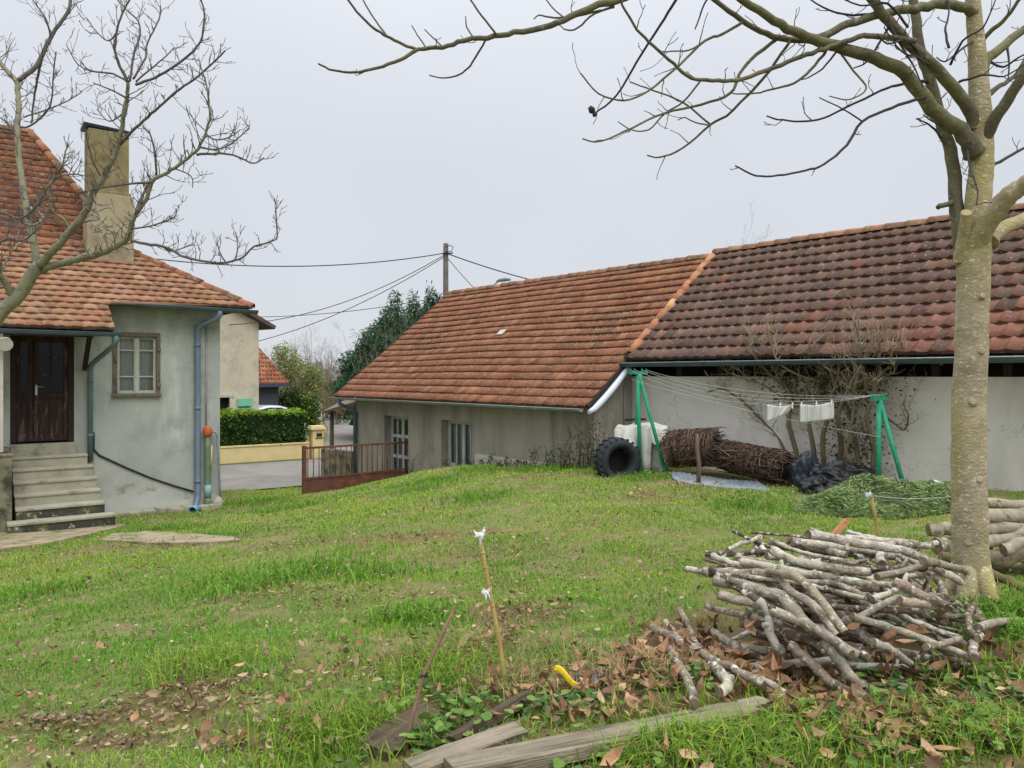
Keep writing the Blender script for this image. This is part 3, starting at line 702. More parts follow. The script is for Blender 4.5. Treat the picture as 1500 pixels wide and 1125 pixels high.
# doors
for di, (a, c, za, zb) in enumerate(dops):
    mb = MB(); zc = (za + zb) / 2; w = c - a; s0 = 3.8 - .24
    for t, hw_ in ((a + .05, .05), (c - .05, .05), ((a + c) / 2, .05)): mb.box(B(t, s0, zc), ax * hw_, bn * .03, UP * (zb - za) / 2)
    for z in (zb - .05, zc - .05, za + .06, zc + .5 if di == 0 else zc - .6): mb.box(B((a + c) / 2, s0, z), ax * (w / 2 - .1), bn * .028, UP * .045)
    for t in (a + w * .27, a + w * .73): mb.box(B(t, s0, zc), ax * .02, bn * .026, UP * ((zb - za) / 2 - .1))
    o = mb.build('door', MT['sash_white'], barn, bevel=.005)
    g = MB(); g.face([B(a + .05, s0 - .005, za + .05), B(c - .05, s0 - .005, za + .05), B(c - .05, s0 - .005, zb - .05), B(a + .05, s0 - .005, zb - .05)]); g.build('pane', MT['glass'], o)
    g = MB(); g.grid([[B(a + .06 + (w - .12) * i / 40, s0 - .07 + .012 * math.sin(i * 1.1), z) for i in range(41)] for z in (za, zb)]); g.build('curtain', MT['curtain'], o)
# tap pipe on the return wall
b = MB(); b.tube([B(10.225, 2.95, -.2), B(10.225, 2.95, -1.5)], .014, 6); b.build('thin_pipe', MT['zinc_light'], barn)

# ------------------------------------------------------------------ gate
G0, G1 = Vector((-5.0, 18.4, 0)), Vector((-2.57, 20.17, 0)); gd = (G1 - G0).normalized(); gn = Vector((gd.y, -gd.x, 0))
gate = thing('gate', 'rusty iron gate with upright bars and a solid bottom panel', 'gate', (G0.x, G0.y, -2.9))
def Gp(k, z, d=0): q = G0.lerp(G1, k) + gn * d; q.z = z; return q
for k, nm in ((0, 'gate_post'), (1, 'gate_post')):
    b = MB(); b.box(Gp(k, -2.45), gd * .045, gn * .045, UP * .76); b.build(nm, MT['rust'], gate, bevel=.006)
b = MB(); b.bar(Gp(.015, -1.75), Gp(.985, -1.75), .05, .05, gn); b.bar(Gp(.015, -2.49), Gp(.985, -2.45), .05, .05, gn); b.bar(Gp(.015, -2.96), Gp(.985, -2.96), .05, .05, gn); b.bar(Gp(.5, -2.47), Gp(.5, -2.95), .06, .05, gn); b.bar(Gp(.5, -2.46), Gp(.5, -1.77), .035, .03, gn); b.build('frame', MT['rust'], gate)
for i in range(21):
    if i == 10: continue
    k = .03 + .94 * i / 20
    b = MB(); b.tube([Gp(k, -2.47), Gp(k, -1.76)], .011, 6); b.build('bar', MT['rust'], gate)
b = MB(); b.box((Gp(.5, -2.72)), gd * ((G1 - G0).length / 2 - .05), gn * .008, UP * .225); b.build('bottom_panel', MT['rust'], gate)

# ------------------------------------------------------------------ lean-to shelter beside the barn gable
sh = thing('shelter', 'small open lean-to shelter on a post at the barn gable', 'shelter', (-6.0, 23.5, -3.2))
b = MB(); c0 = P(486, 606, 24.6)
b.tube([(c0.x, c0.y, -3.2), (c0.x, c0.y, -1.15)], .07, 8); b.build('post', MT['wood_grey'], sh)
b = MB(); pA, pB = P(472, 604, 24.3), P(520, 590, 22.9); q = Vector((.25, 1.3, .25))
b.face([pA, pB, pB + q, pA + q]); b.build('roof', MT['wood_grey'], sh, solid=.06)
lw = MB(); pA, pB = P(474, 0, 23.6), P(520, 0, 22.6); 
lw.box(Vector(((pA.x + pB.x) / 2, (pA.y + pB.y) / 2, -2.75)), (Vector((pB.x - pA.x, pB.y - pA.y, 0)) / 2), Vector((.05, .12, 0)), UP * .5); 
tag(lw.build('low_wall', MT['concrete_dirty']), 'short dirty concrete wall under the shelter behind the gate', 'wall')

# ------------------------------------------------------------------ hedge, wall, pillar
def rp(k, s, z): q = _a + _f * k + _m * s; return Vector((q.x, q.y, z))
f3 = Vector((.809, .588, 0)); m3 = Vector((.588, -.809, 0))
yw = MB(); yw.box(rp(-3.9, -.12, -2.93), f3 * 7.2, m3 * .12, UP * .30); yw.box(rp(-3.9, -.12, -2.60), f3 * 7.2, m3 * .15, UP * .03)
tag(yw.build('low_wall', MT['yellow'], bevel=.01), 'low yellow rendered wall under the hedge', 'wall')
pl = thing('gate_pillar', 'yellow letterbox pillar with a moulded cap at the hedge end', 'pillar', rp(3.62, -.1, -3.2))
b = MB(); b.box(rp(3.62, -.1, -2.66), f3 * .22, m3 * .2, UP * .56); b.build('shaft', MT['yellow'], pl, bevel=.01)
b = MB(); b.box(rp(3.62, -.1, -2.06), f3 * .30, m3 * .28, UP * .045); b.box(rp(3.62, -.1, -1.985), f3 * .25, m3 * .22, UP * .03); b.build('cap', MT['yellow'], pl, bevel=.01)
b = MB(); b.box(rp(3.66, .115, -2.3), f3 * .11, m3 * .015, UP * .06); b.box(rp(3.66, .12, -2.42), f3 * .16, m3 * .015, UP * .012); b.build('letterbox', MT['wood_dark'], pl)

def rand_rot(n, r, up_bias=None):
    q = r.normal(size=(n, 4)); q /= np.linalg.norm(q, axis=1)[:, None]
    w, x, y, z = q.T
    return np.stack([np.stack([1 - 2 * (y * y + z * z), 2 * (x * y - z * w), 2 * (x * z + y * w)], 1), np.stack([2 * (x * y + z * w), 1 - 2 * (x * x + z * z), 2 * (y * z - x * w)], 1), np.stack([2 * (x * z - y * w), 2 * (y * z + x * w), 1 - 2 * (x * x + y * y)], 1)], 1)
def batch(tv, tf, pos, R, sc, cols):
    """template verts (m,3) tris (k,3) instanced"""
    n = len(pos); m = len(tv); sc = np.asarray(sc)
    if sc.ndim == 1: sc = sc[:, None]
    v = np.einsum('nij,mj->nmi', R, tv) * sc[:, None, :] + pos[:, None, :]
    t = (tf[None] + (np.arange(n) * m)[:, None, None]).reshape(-1, 3)
    c = np.repeat(cols, len(tf), 0)
    return v.reshape(-1, 3), t, c
LEAF_V = np.array([[0, -.5, 0], [-.28, 0, .06], [0, .5, 0], [.28, 0, .06]]); LEAF_T = np.array([[0, 1, 2], [0, 2, 3]])
NEED_V = np.array([[0, -.5, 0], [-.10, .1, .02], [0, .5, 0], [.10, .1, .02]])
def cmix(n, cols, wts, r, jitter=.2):
    cols = np.array([srgb(*c) for c in cols]); w = np.array(wts, float); w /= w.sum()
    return cols[r.choice(len(cols), n, p=w)] * (1 + (r.random((n, 1)) * 2 - 1) * jitter)
def join(parts):
    vs, ts, cs = [], [], []; k = 0
    for v, t, c in parts:
        vs.append(v); ts.append(t + k); cs.append(c); k += len(v)
    return np.concatenate(vs), np.concatenate(ts), np.concatenate(cs)

hedge = thing('hedge', 'clipped green hedge with yellow new growth on top, above the yellow wall', 'hedge', rp(-4, -.5, -2.6))
b = MB(); b.box(rp(-3.9, -.62, -2.02), f3 * 6.9, m3 * .42, UP * .57); b.build('stems', M('hedge_inside', srgb(40, 58, 24), srgb(30, 46, 18), 6), hedge)
r = np.random.default_rng(4)
n = 15000
u = r.uniform(-10.9, 3.2, n); z = r.uniform(-2.62, -1.38, n); d = np.where(r.random(n) < .85, -.16 + r.normal(0, .05, n), -1.06)
k = int(n * .38); z[:k] = -1.40 + r.normal(0, .05, k) + .05 * np.sin(u[:k] * 2.1); d[:k] = r.uniform(-1.1, -.1, k)
e = 900; u[-e:] = 3.14 + r.normal(0, .05, e); d[-e:] = r.uniform(-1.1, -.15, e)
d += (vnoise(u, z, 1.6, 9) - .5) * .16
pos = np.stack([_a.x + .809 * u + .588 * d, _a.y + .588 * u - .809 * d, z], 1)
cols = cmix(n, [(66, 98, 34), (52, 82, 30), (84, 116, 42), (40, 66, 26)], [3, 3, 2, 2], r)
top = np.clip((z + 1.55) / .12, 0, 1)[:, None]; cols = cols * (1 - top) + cmix(n, [(150, 178, 50), (128, 158, 46), (108, 140, 42)], [2, 3, 2], r) * top
v, t, c = batch(LEAF_V, LEAF_T, pos, rand_rot(n, r), r.uniform(.09, .17, n), cols)
np_mesh('foliage', v, t, c, MT['leaf'], parent=hedge)

# ------------------------------------------------------------------ cream house and its annexe
ch_ = thing('village_house', 'cream rendered neighbour house with a mint green shutter behind the hedge', 'house', P(350, 640, 33))
q = lambda px, D, z: Vector(((px - CX) / F * D, D, z))
A0 = q(290, 31.4, 0); A1 = q(379, 33.6, 0); wd = (A1 - A0).normalized(); wn = Vector((wd.y, -wd.x, 0)); Lw = (A1 - A0).length
def CW(u, d, z): return A0 + wd * u + wn * d + UP * z
b = MB()
us_ = Lw
wall_open(b, CW(-6, 0, 0), wd, Lw + 6, -3.3, lambda u: 2.95 - max(0, (u - 6 - Lw + 1.5)) * .42, [(6 + Lw * .25, 6 + Lw * .53, -2.3, -.92)], .2, wn)
b.face([CW(Lw, 0, -3.3), CW(Lw, -8, -3.3), CW(Lw, -8, 2.3), CW(Lw, 0, 2.3)])
b.build('wall', MT['cream'], ch_)
b = MB(); b.box(CW(Lw * .39, -.6, -1.6), wd * .8, wn * .38, UP * .9); b.build('window', MT['dark_in'], ch_)
b = MB()
e0 = CW(Lw - 2.6, .35, 3.62); e1 = CW(Lw + .62, .35, 2.12); bk = wn * -8.8
b.face([e0, e1, e1 + bk, e0 + bk]); b.face([e0 + UP * 0, e0 + bk, CW(-6, -8.4, 3.62), CW(-6, .35, 3.62)])
b.build('roof', M('old_dark_tile', srgb(104, 86, 76), srgb(84, 70, 64), 8, .9, .5, 30), ch_, solid=.16)
b = MB(); b.box(CW(Lw * .53 + .62, .05, -1.62), wd * .36, wn * .03, UP * .62); sht = b.build('shutter', MT['shutter'], ch_, bevel=.01)
b = MB(); b.bar(CW(Lw * .53 + .28, .09, -1.35), CW(Lw * .53 + .85, .09, -1.35), .03, .05); b.build('hinge', MT['wire'], sht)
b = MB(); b.box(CW(Lw * .39, .01, -.87), wd * .5, wn * .03, UP * .06); b.box(CW(Lw * .52, .01, -1.6), wd * .05, wn * .02, UP * .7); b.build('window_frame', MT['plinth'], ch_)

an = thing('annexe', 'small grey clad building with a steep orange tiled roof beside the cream house', 'house', P(400, 600, 39))
a0, a1 = q(366, 38.5, 0), q(408, 40.5, 0); ad = (a1 - a0).normalized(); an_ = Vector((ad.y, -ad.x, 0)); La = (a1 - a0).length
b = MB(); b.box(a0 + ad * La / 2 - an_ * 3 + UP * -1.9, ad * La / 2, an_ * 3, UP * 1.45); b.build('wall', MT['grey_clad'], an)
b = MB()
def AP(u, d, z): return a0 + ad * u + an_ * d + UP * z
tiles(b, AP(0, .35, -.42), ad, an_ * -1.4 + UP * 2.1, 2.5, .26, .28, .03, .03, lambda v: -.4, lambda v: La + .45 - v * .42, [(srgb(176, 118, 92), 3), (srgb(160, 104, 82), 2), (srgb(188, 134, 108), 2)], random.Random(9), 'roll', .5, 4)
b.build('roof', MT['tile'], an)
b = MB(); b.face([AP(La + .45, .3, -.46), AP(La + .45, -6, -.46), AP(La - .5, -4.6, 1.6), AP(La - .5, -1.06, 1.6)]); b.face([AP(-.4, -1.06, 1.62), AP(La - .5, -1.06, 1.62), AP(La - .5, -4.6, 1.6), AP(-.4, -4.6, 1.6)]); b.build('roof_back', MT['under'], an)
b = MB(); b.bar(AP(-.4, .34, -.5), AP(La + .42, .34, -.5), .1, .18); b.build('fascia', M('blue_grey', srgb(76, 78, 100)), an)

# car behind the hedge: rounded body, roof and windows
car = thing('parked_car', 'silver car parked behind the hedge, only its roof showing', 'car', P(394, 640, 36))
cc = q(384, 36, 0); cd = Vector((.75, .66, 0)).normalized(); cn = Vector((cd.y, -cd.x, 0))
def KP(u, d, z): return cc + cd * u * .9 + cn * d + UP * (z + .2)
prof = [(-2.0, -3.0), (-2.05, -2.55), (-1.9, -2.3), (-1.1, -2.18), (-.55, -1.72), (0, -1.60), (.7, -1.62), (1.2, -1.75), (1.75, -2.2), (2.0, -2.4), (2.05, -3.0)]
b = MB(); rows = []
for dd, sc_ in ((-.82, .0), (-.78, .6), (-.6, 1), (.6, 1), (.78, .6), (.82, .0)):
    rows.append([KP(u, dd * (1 if z < -2.2 else .86), z - (1 - sc_) * .08) for u, z in prof])
b.grid(rows); b.face(rows[0]); b.face(list(reversed(rows[-1]))); b.build('body', MT['car_paint'], car)
b = MB()
for sg in (1, -1): b.face([KP(u, sg * .715, z) for u, z in ((-.95, -2.18), (-.5, -1.8), (.1, -1.7), (.75, -1.72), (1.4, -2.18))])
b.build('window', MT['dark_in'], car)
for u in (-1.3, 1.3):
    for sg in (1, -1):
        b = MB(); b.tube([KP(u, sg * .62, -2.9), KP(u, sg * .84, -2.9)], .31, 16, smooth=False); b.build('wheel', MT['rubber'], car)
b = thing('wheelie_bin', 'turquoise bin standing by the end of the hedge', 'bin', rp(3.7, -3.2, -3.2))
mb = MB(); bx = rp(3.9, -3.2, 0)
mb.grid([[Vector((bx.x + sx * w, bx.y + sy * w, z)) for sx, sy in ((-1, -1), (1, -1), (1, 1), (-1, 1), (-1, -1))] for w, z in ((.2, -3.15), (.27, -2.1))], smooth=False); mb.build('body', MT['turquoise'], b)
mb = MB(); mb.box(Vector((bx.x, bx.y, -2.05)), Vector((.3, 0, 0)), Vector((0, .3, 0)), UP * .05); mb.build('lid', MT['turquoise'], b, bevel=.02)
sg_ = thing('road_sign', 'white signpost panel by the lane beyond the hedge', 'sign', q(467, 46, -3.2))
mb = MB(); c = q(467, 46, 0); mb.tube([(c.x, c.y, -3.2), (c.x, c.y, -1.6)], .04, 6); mb.build('post', MT['zinc_light'], sg_)
mb = MB(); mb.box(Vector((c.x, c.y - .06, -2.2)), Vector((.22, 0, 0)), Vector((0, .02, 0)), UP * .5); mb.build('panel', MT['plinth'], sg_, bevel=.02)

# ------------------------------------------------------------------ pole, lamp, wires
pole = thing('utility_pole', 'grey wooden utility pole rising behind the barn roof', 'pole', q(653, 31, -3.2))
pc = q(653, 31, 0)
mb = MB(); mb.tube([(pc.x, pc.y, -3.2), (pc.x, pc.y, 5.35)], [.14, .105], 10); mb.build('shaft', MT['pole'], pole)
mb = MB(); mb.tube([(pc.x, pc.y - .12, 5.0), (pc.x + .25, pc.y - .12, 5.02), (pc.x + .3, pc.y - .12, 5.2), (pc.x + .18, pc.y - .12, 5.25), (pc.x, pc.y - .12, 5.22)], .018, 6); mb.tube([(pc.x - .16, pc.y - .1, 4.92), (pc.x + .3, pc.y - .1, 4.95)], .03, 6); mb.build('bracket', MT['wire'], pole)
def wirecurve(p, q_, sag, r_, label):
    p, q_ = Vector(p), Vector(q_)
    mb = MB(); mb.tube([p.lerp(q_, k / 24) - UP * (4 * sag * (k / 24) * (1 - k / 24)) for k in range(25)], r_, 5)
    tag(mb.build('overhead_wire', MT['wire']), label, 'wire', 'wires strung from the utility pole')
pt = Vector((pc.x, pc.y - .1, 4.95))
wirecurve(pt, P(130, 366, 26), .55, .02, 'thick wire running level from the pole to the left house roof')
wirecurve(pt, P(1000, 438, 36), .5, .024, 'thick wire descending right from the pole behind the barn ridge')
wirecurve(pt - UP * .05, P(318, 476, 32.6), .7, .016, 'upper of two slanting wires from the pole to the cream house')
wirecurve(pt - UP * .12, P(352, 506, 34), .45, .016, 'lower of two slanting wires from the pole to the cream house')
wirecurve(P(240, 460, 52), P(660, 432, 50), .7, .022, 'thin distant wire low across the sky behind the conifer')
wirecurve(pt - UP * .1, P(720, 446, 34), .1, .014, 'thin short wire dropping steeply right of the pole')
ll = thing('street_lamp', 'grey street lamp head showing above the barn ridge', 'street lamp', q(722, 33, -3.2))
lc = q(719, 33, 0); mb = MB(); mb.tube([(lc.x, lc.y, -3.2), (lc.x, lc.y, 3.5), (lc.x + .08, lc.y, 3.85), (lc.x + .3, lc.y, 4.06)], .035, 8); mb.build('post', MT['lamp'], ll)
mb = MB(); mb.tube([(lc.x + .25, lc.y, 4.04), (lc.x + .35, lc.y, 4.1), (lc.x + .6, lc.y, 4.14), (lc.x + .8, lc.y, 4.14), (lc.x + .86, lc.y, 4.13)], [.04, .07, .085, .06, .03], 10); mb.build('lamp_head', MT['lamp'], ll)
# ------------------------------------------------------------------ trees traced limb by limb, each limb at its own depth
def catmull(pts, n=4):
    out = []
    for i in range(len(pts) - 1):
        p0, p1, p2, p3 = pts[max(i - 1, 0)], pts[i], pts[i + 1], pts[min(i + 2, len(pts) - 1)]
        for k in range(n):
            t = k / n
            out.append(.5 * ((2 * p1) + (p2 - p0) * t + (2 * p0 - 5 * p1 + 4 * p2 - p3) * t * t + (3 * p1 - p0 - 3 * p2 + p3) * t ** 3))
    out.append(pts[-1]); return out

class Tree:
    def __init__(s, seed, rmin=.0018): s.r = random.Random(seed); s.nodes = []; s.rmin = rmin   # (px,py,D)
    def near(s, px, py):
        if not s.nodes: return None
        return min(s.nodes, key=lambda n: (n[0] - px) ** 2 + (n[1] - py) ** 2)[2]
    def limb(s, mb, px, r0, r1=None, D=None, dD=0.0, sides=7, n=4, lump=.06, wig=.4):
        d0 = D if D is not None else s.near(*px[0])
        L = [0]
        for a, b in zip(px[:-1], px[1:]): L.append(L[-1] + math.hypot(a[0] - b[0], a[1] - b[1]))
        ph = s.r.random() * 6
        pts = []
        for (x, y), l in zip(px, L):
            t = l / L[-1]; d = d0 + dD * t + .05 * dD * math.sin(ph + 5 * t)
            pts.append(P(x, y, d)); s.nodes.append((x, y, d))
        c = catmull(pts, n); m = len(c)
        rad = []
        for i, p in enumerate(c):
            t = i / (m - 1); rp_ = float(np.interp(t * (len(px) - 1), range(len(px)), r0)) if r1 is None else (r0 + (r1 - r0) * t); rad.append(max(.0012, rp_ * p.y / F / math.sqrt(1 + (p.x / p.y) ** 2)) * (1 + (.35 * math.exp(-i / 2.0) if (sides >= 9 and r1 is not None) else 0)))
            if 0 < i < m - 1: c[i] = p + Vector((s.r.gauss(0, 1), s.r.gauss(0, 1), s.r.gauss(0, 1))) * min(rad[-1] * wig * .5, .0035)
        for i in range(0, m, 2):
            p = c[i]; s.nodes.append((p.x / p.y * F + CX, HY - p.z / p.y * F, p.y))
        mb.tube(c, rad, sides, lump=lump * min(1, .03 / rad[0]), lr=s.r)
        return c, rad
    def twig(s, mb, p, d, L, r, depth, up=.35, kids=2, seg=5):
        pts = [p]; d = Vector(d).normalized(); q = Vector(p)
        for i in range(seg):
            d = (d + UP * up / seg + Vector((s.r.gauss(0, .22), s.r.gauss(0, .22), s.r.gauss(0, .16)))).normalized()
            q = q + d * L / seg; pts.append(q.copy())
        rad = [max(s.rmin, r * (1 - .6 * i / seg)) for i in range(seg + 1)]
        rad[-1] *= 1.25
        mb.tube(pts, rad, 4 if r < .006 else 5, cap=False)
        if depth > 0:
            for k in range(kids):
                i = s.r.randint(1, seg - 1); dd = (pts[i + 1] - pts[i - 1]).normalized()
                o = Vector((s.r.gauss(0, 1), s.r.gauss(0, 1), s.r.gauss(0, 1)))
                s.twig(mb, pts[i], dd + o * .6, L * s.r.uniform(.35, .6), r * .6, depth - 1, up, kids, max(3, seg - 1))
    def sprout(s, mb, c, rad, gap, Lr, depth=1, kids=2, up=.5, start=.15, rmax=.004):
        acc = 0; tot = sum((b - a).length for a, b in zip(c[:-1], c[1:])); run = 0
        for i in range(1, len(c)):
            st = (c[i] - c[i - 1]).length; run += st; acc += st
            if run < tot * start: acc = 0; continue
            while acc > gap:
                acc -= gap * s.r.uniform(.6, 1.5)
                t = (c[i] - c[i - 1]).normalized()
                o = Vector((s.r.gauss(0, 1), s.r.gauss(0, 1), s.r.gauss(0, .8))); o -= t * o.dot(t)
                if o.length < .1: continue
                o.normalize()
                s.twig(mb, c[i] - o * 0, t * .55 + o + UP * .3, s.r.uniform(*Lr), min(rmax, rad[i] * .6), depth, up, kids)

# ---- big tree on the right
T = Tree(5, .0022)
bt = thing('bare_tree', 'leafless tree with a straight pale trunk behind the branch pile, on the right', 'tree', P(1425, 892, 5.27))
mb = MB()
T.limb(mb, [(1427, 905), (1426, 888), (1424, 860), (1421, 800), (1420, 740), (1419, 660), (1420, 580), (1423, 500), (1425, 430), (1427, 378), (1431, 340), (1433, 300), (1437, 250), (1438, 215), (1437, 180), (1434, 130), (1431, 80), (1425, 0), (1418, -90), (1412, -200)], [37, 33, 30, 28.5, 27.5, 27, 26, 25.5, 25.5, 26, 24, 21, 19, 18.5, 17.5, 16, 14, 11.5, 9.5, 7], None, D=5.27, dD=.0, sides=22, n=5, lump=.12, wig=.05)
# re-taper: flare at the foot
kr = random.Random(3)
for zk in (-1.15, -.72, -.2, .15, .52):   # healed knots
    a_ = kr.uniform(3.6, 5.8); xk = 3.15; rk = .112
    d_ = Vector((math.cos(a_), math.sin(a_), .15)); c0 = Vector((xk, 5.27, zk)); mb.tube([c0 + d_ * (rk - .02), c0 + d_ * (rk + .003), c0 + d_ * (rk + .006)], [.03, .022, .010], 10)
for a_ in (.3, 1.5, 2.7, 3.9, 5.1):   # root flare
    c0 = Vector((3.17, 5.27, 0)); dr = Vector((math.cos(a_), math.sin(a_), 0)); zg = g1(c0.x + dr.x * .2, c0.y + dr.y * .2)
    mb.tube([c0 + dr * .06 + UP * (zg + .26), c0 + dr * .12 + UP * (zg + .08), c0 + dr * .22 + UP * (zg - .02), c0 + dr * .3 + UP * (zg - .08)], [.07, .06, .045, .03], 10)
mb.build('trunk', MT['bark'], bt)
def BR(px, r0, r1, dD, mat='branch', D=None, sides=7, gap=None, Lr=(.08, .22), depth=1, name='branch', extra=(), kids=1):
    mb = MB(); c, rad = T.limb(mb, px, r0, r1, D, dD, sides)
    if gap: T.sprout(mb, c, rad, gap, Lr, depth, kids)
    for (px2, a, b_, d2) in extra:
        c2, rad2 = T.limb(mb, px2, a, b_, None, d2, 5)
        if gap: T.sprout(mb, c2, rad2, gap * 1.1, (Lr[0], Lr[1] * .8), max(0, depth - 1), kids)
    if mat == 'branch' and r0 < 4: mat = 'twig'
    return mb.build(name, MT[mat], bt)
BR([(1413, 380), (1405, 330), (1400, 290), (1395, 230), (1383, 192), (1363, 117), (1347, 70), (1340, 20), (1335, -60), (1325, -160)], 12, 6, .5, sides=12, gap=.16, Lr=(.08, .35))
BR([(1428, 225), (1413, 199), (1378, 171), (1353, 142), (1324, 107), (1282, 85), (1236, 71), (1200, 61), (1173, 50), (1133, 29), (1087, 0), (1035, -40), (970, -80), (900, -120)], 14, 3.2, -.9, sides=12, gap=.35, Lr=(.08, .2),
   extra=[([(1210, 75), (1187, 103), (1163, 122), (1133, 130), (1107, 137), (1073, 137)], 2.6, 1, -.15), ([(1225, 76), (1205, 100), (1185, 113), (1173, 117)], 1.8, .8, .2), ([(1233, 80), (1250, 103), (1268, 125), (1262, 138), (1240, 146), (1215, 141)], 2, .9, -.2)])
BR([(1428, 190), (1424, 167), (1399, 131), (1367, 96), (1335, 67), (1303, 32), (1278, 0), (1240, -60), (1200, -130)], 11, 6.5, -.35, mat='branch', sides=12, gap=.13, Lr=(.1, .4))
BR([(1440, 215), (1445, 199), (1470, 156), (1500, 110), (1540, 50), (1580, -10)], 11, 7.5, -.5, sides=10)
BR([(1424, 375), (1430, 355), (1456, 313), (1481, 284), (1505, 268), (1560, 235), (1640, 170)], 19, 13, -.9, mat='bark', sides=14)
BR([(1448, 355), (1463, 338), (1500, 320), (1560, 295), (1640, 270)], 13, 9, .5, mat='bark', sides=10)
BR([(1411, 382), (1410, 365), (1413, 335), (1416, 311)], 13, 9, -.12, mat='bark', sides=10, name='branch_stub')
BR([(1400, 294), (1390, 298), (1374, 304)], 5, 4, -.1, sides=8, name='branch_stub')
BR([(1437, 110), (1445, 89), (1470, 68), (1500, 43), (1560, 5), (1640, -40)], 9.5, 5, .4, sides=9, gap=.3)
BR([(1443, 142), (1460, 130), (1484, 114), (1500, 89), (1520, 40)], 5, 2.5, .4, sides=7, gap=.15)
BR([(1450, 245), (1470, 234), (1500, 217), (1560, 190)], 3.2, 2, .3, sides=6, gap=.2)
BR([(1438, 60), (1452, 46), (1475, 25), (1497, -5), (1520, -40)], 4.5, 2, -.3, sides=6, gap=.12)
BR([(1430, 20), (1410, 10), (1378, 7), (1340, 12), (1307, 17), (1270, 27), (1233, 40), (1193, 57), (1157, 58), (1123, 50), (1087, 30), (1047, 0), (1000, -40)], 9, 3, -.6, sides=8, gap=.16, Lr=(.07, .26),
   extra=[([(1087, 33), (1057, 50), (1033, 60), (993, 97), (950, 133), (913, 147), (877, 137), (850, 107)], 2.4, 1.1, -.5), ([(1137, 58), (1100, 87), (1083, 110), (1070, 137), (1027, 153), (973, 165), (927, 187), (880, 207), (853, 203)], 3, 1.1, -.4), ([(1157, 60), (1127, 103), (1073, 162), (1040, 183), (1000, 217), (967, 230), (948, 227)], 2.6, 1.1, .3), ([(1040, 182), (1000, 150), (957, 133), (923, 120)], 1.7, 1, .3), ([(1040, 183), (1020, 180), (1003, 172), (993, 176)], 1.3, .8, .1), ([(1033, 60), (1010, 73), (990, 75), (967, 75), (955, 66)], 1.5, .8, .1), ([(1027, 117), (1000, 150), (975, 165), (950, 190), (925, 190), (905, 178)], 1.6, .8, .2)])
BR([(1340, 60), (1305, 55), (1273, 53), (1240, 60), (1207, 72), (1173, 83), (1133, 100), (1090, 115), (1053, 118), (1013, 115), (987, 93), (957, 67), (933, 43), (912, 7), (905, -20)], 5, 1.5, -.6, D=5.0, sides=7, gap=.2, Lr=(.06, .16))
BR([(1365, 120), (1345, 119), (1320, 123), (1290, 133), (1240, 157), (1207, 173), (1173, 178), (1140, 175), (1123, 170)], 2.8, 1.1, -.3, sides=6, gap=.3)
BR([(1362, 140), (1340, 147), (1307, 158), (1263, 178), (1240, 213), (1207, 240), (1180, 250), (1140, 257), (1107, 257), (1077, 243)], 3, 1.2, -.5, sides=6, gap=.45, Lr=(.04, .1), extra=[([(1263, 178), (1235, 160), (1200, 143)], 1.4, .9, -.1)])
BR([(1345, -45), (1250, -120), (1120, -90), (1020, -50), (940, -15), (900, 2), (877, 6), (841, 23), (806, 37), (753, 48), (724, 53), (680, 60), (648, 69), (613, 73), (586, 88), (551, 100), (519, 106), (489, 103), (466, 93)], 7, 1.4, -1.3, sides=8, gap=.45, Lr=(.06, .16),
   extra=[([(612, 73), (577, 59), (557, 47), (536, 31), (510, 0), (490, -30)], 2.5, 1.5, -.2), ([(566, 52), (551, 32), (532, 0), (520, -30)], 1.6, 1, .2), ([(714, 55), (698, 82), (686, 100), (668, 111), (648, 114), (629, 110)], 1.7, 1, .25), ([(727, 51), (706, 23), (689, 0), (675, -25)], 1.7, 1.2, -.2), ([(695, 57), (684, 40), (682, 24)], 1.4, .8, .1), ([(900, 10), (871, 20), (847, 40), (830, 44), (818, 35)], 2, .9, .2), ([(880, 15), (850, 22), (812, 26), (790, 22), (782, 28)], 2, .9, -.2), ([(625, 71), (612, 52), (603, 37)], 1.2, .8, 0), ([(648, 68), (634, 55), (622, 43)], 1.2, .8, 0), ([(828, 28), (810, 12), (797, -5)], 1.3, .9, .1)])
BR([(1020, -50), (990, 0), (967, 37), (933, 90), (903, 140), (873, 165)], 2.4, 1.3, .4, sides=6, gap=.5, Lr=(.05, .1))
BR([(1100, -60), (1060, -20), (1035, 0), (1025, 25), (1018, 43)], 2, 1, .2, sides=5)
# upper twiggery crossing the right corner
for px in ([(1330, 40), (1300, 5), (1260, 8), (1220, -10)], [(1350, 80), (1325, 60), (1300, 64), (1285, 50)], [(1307, 30), (1290, 60), (1270, 90), (1250, 100)], [(1367, 100), (1345, 85), (1320, 75), (1295, 40)], [(1290, 20), (1250, 22), (1215, 15), (1180, -5)], [(1303, 36), (1322, 70), (1340, 100), (1352, 128)], [(1415, 210), (1420, 240), (1432, 280), (1430, 300)], [(1395, 190), (1370, 180), (1352, 168)], [(1405, 120), (1440, 110), (1470, 112), (1500, 95)],
           [(1380, 205), (1365, 185), (1342, 174)], [(1425, 60), (1405, 75), (1385, 90), (1372, 84)], [(1450, 90), (1470, 98), (1500, 80), (1540, 70)], [(1475, 60), (1478, 90), (1477, 115)], [(1390, 70), (1385, 45), (1390, 20), (1388, -10)], [(1392, 95), (1410, 60), (1440, 40), (1458, 0)]):
    BR(px, 2.4, 1, rng.uniform(-.5, .3), mat='twig', sides=5, gap=.14, Lr=(.05, .15), name='twig')
mb = MB(); p = P(868, 162, T.near(873, 165)); mb.tube([p + Vector((-.03, 0, .01)), p + Vector((-.02, 0, .015)), p + Vector((0, 0, 0)), p + Vector((.012, 0, -.015))], [.008, .024, .026, .01], 9, lump=.12, lr=rng)
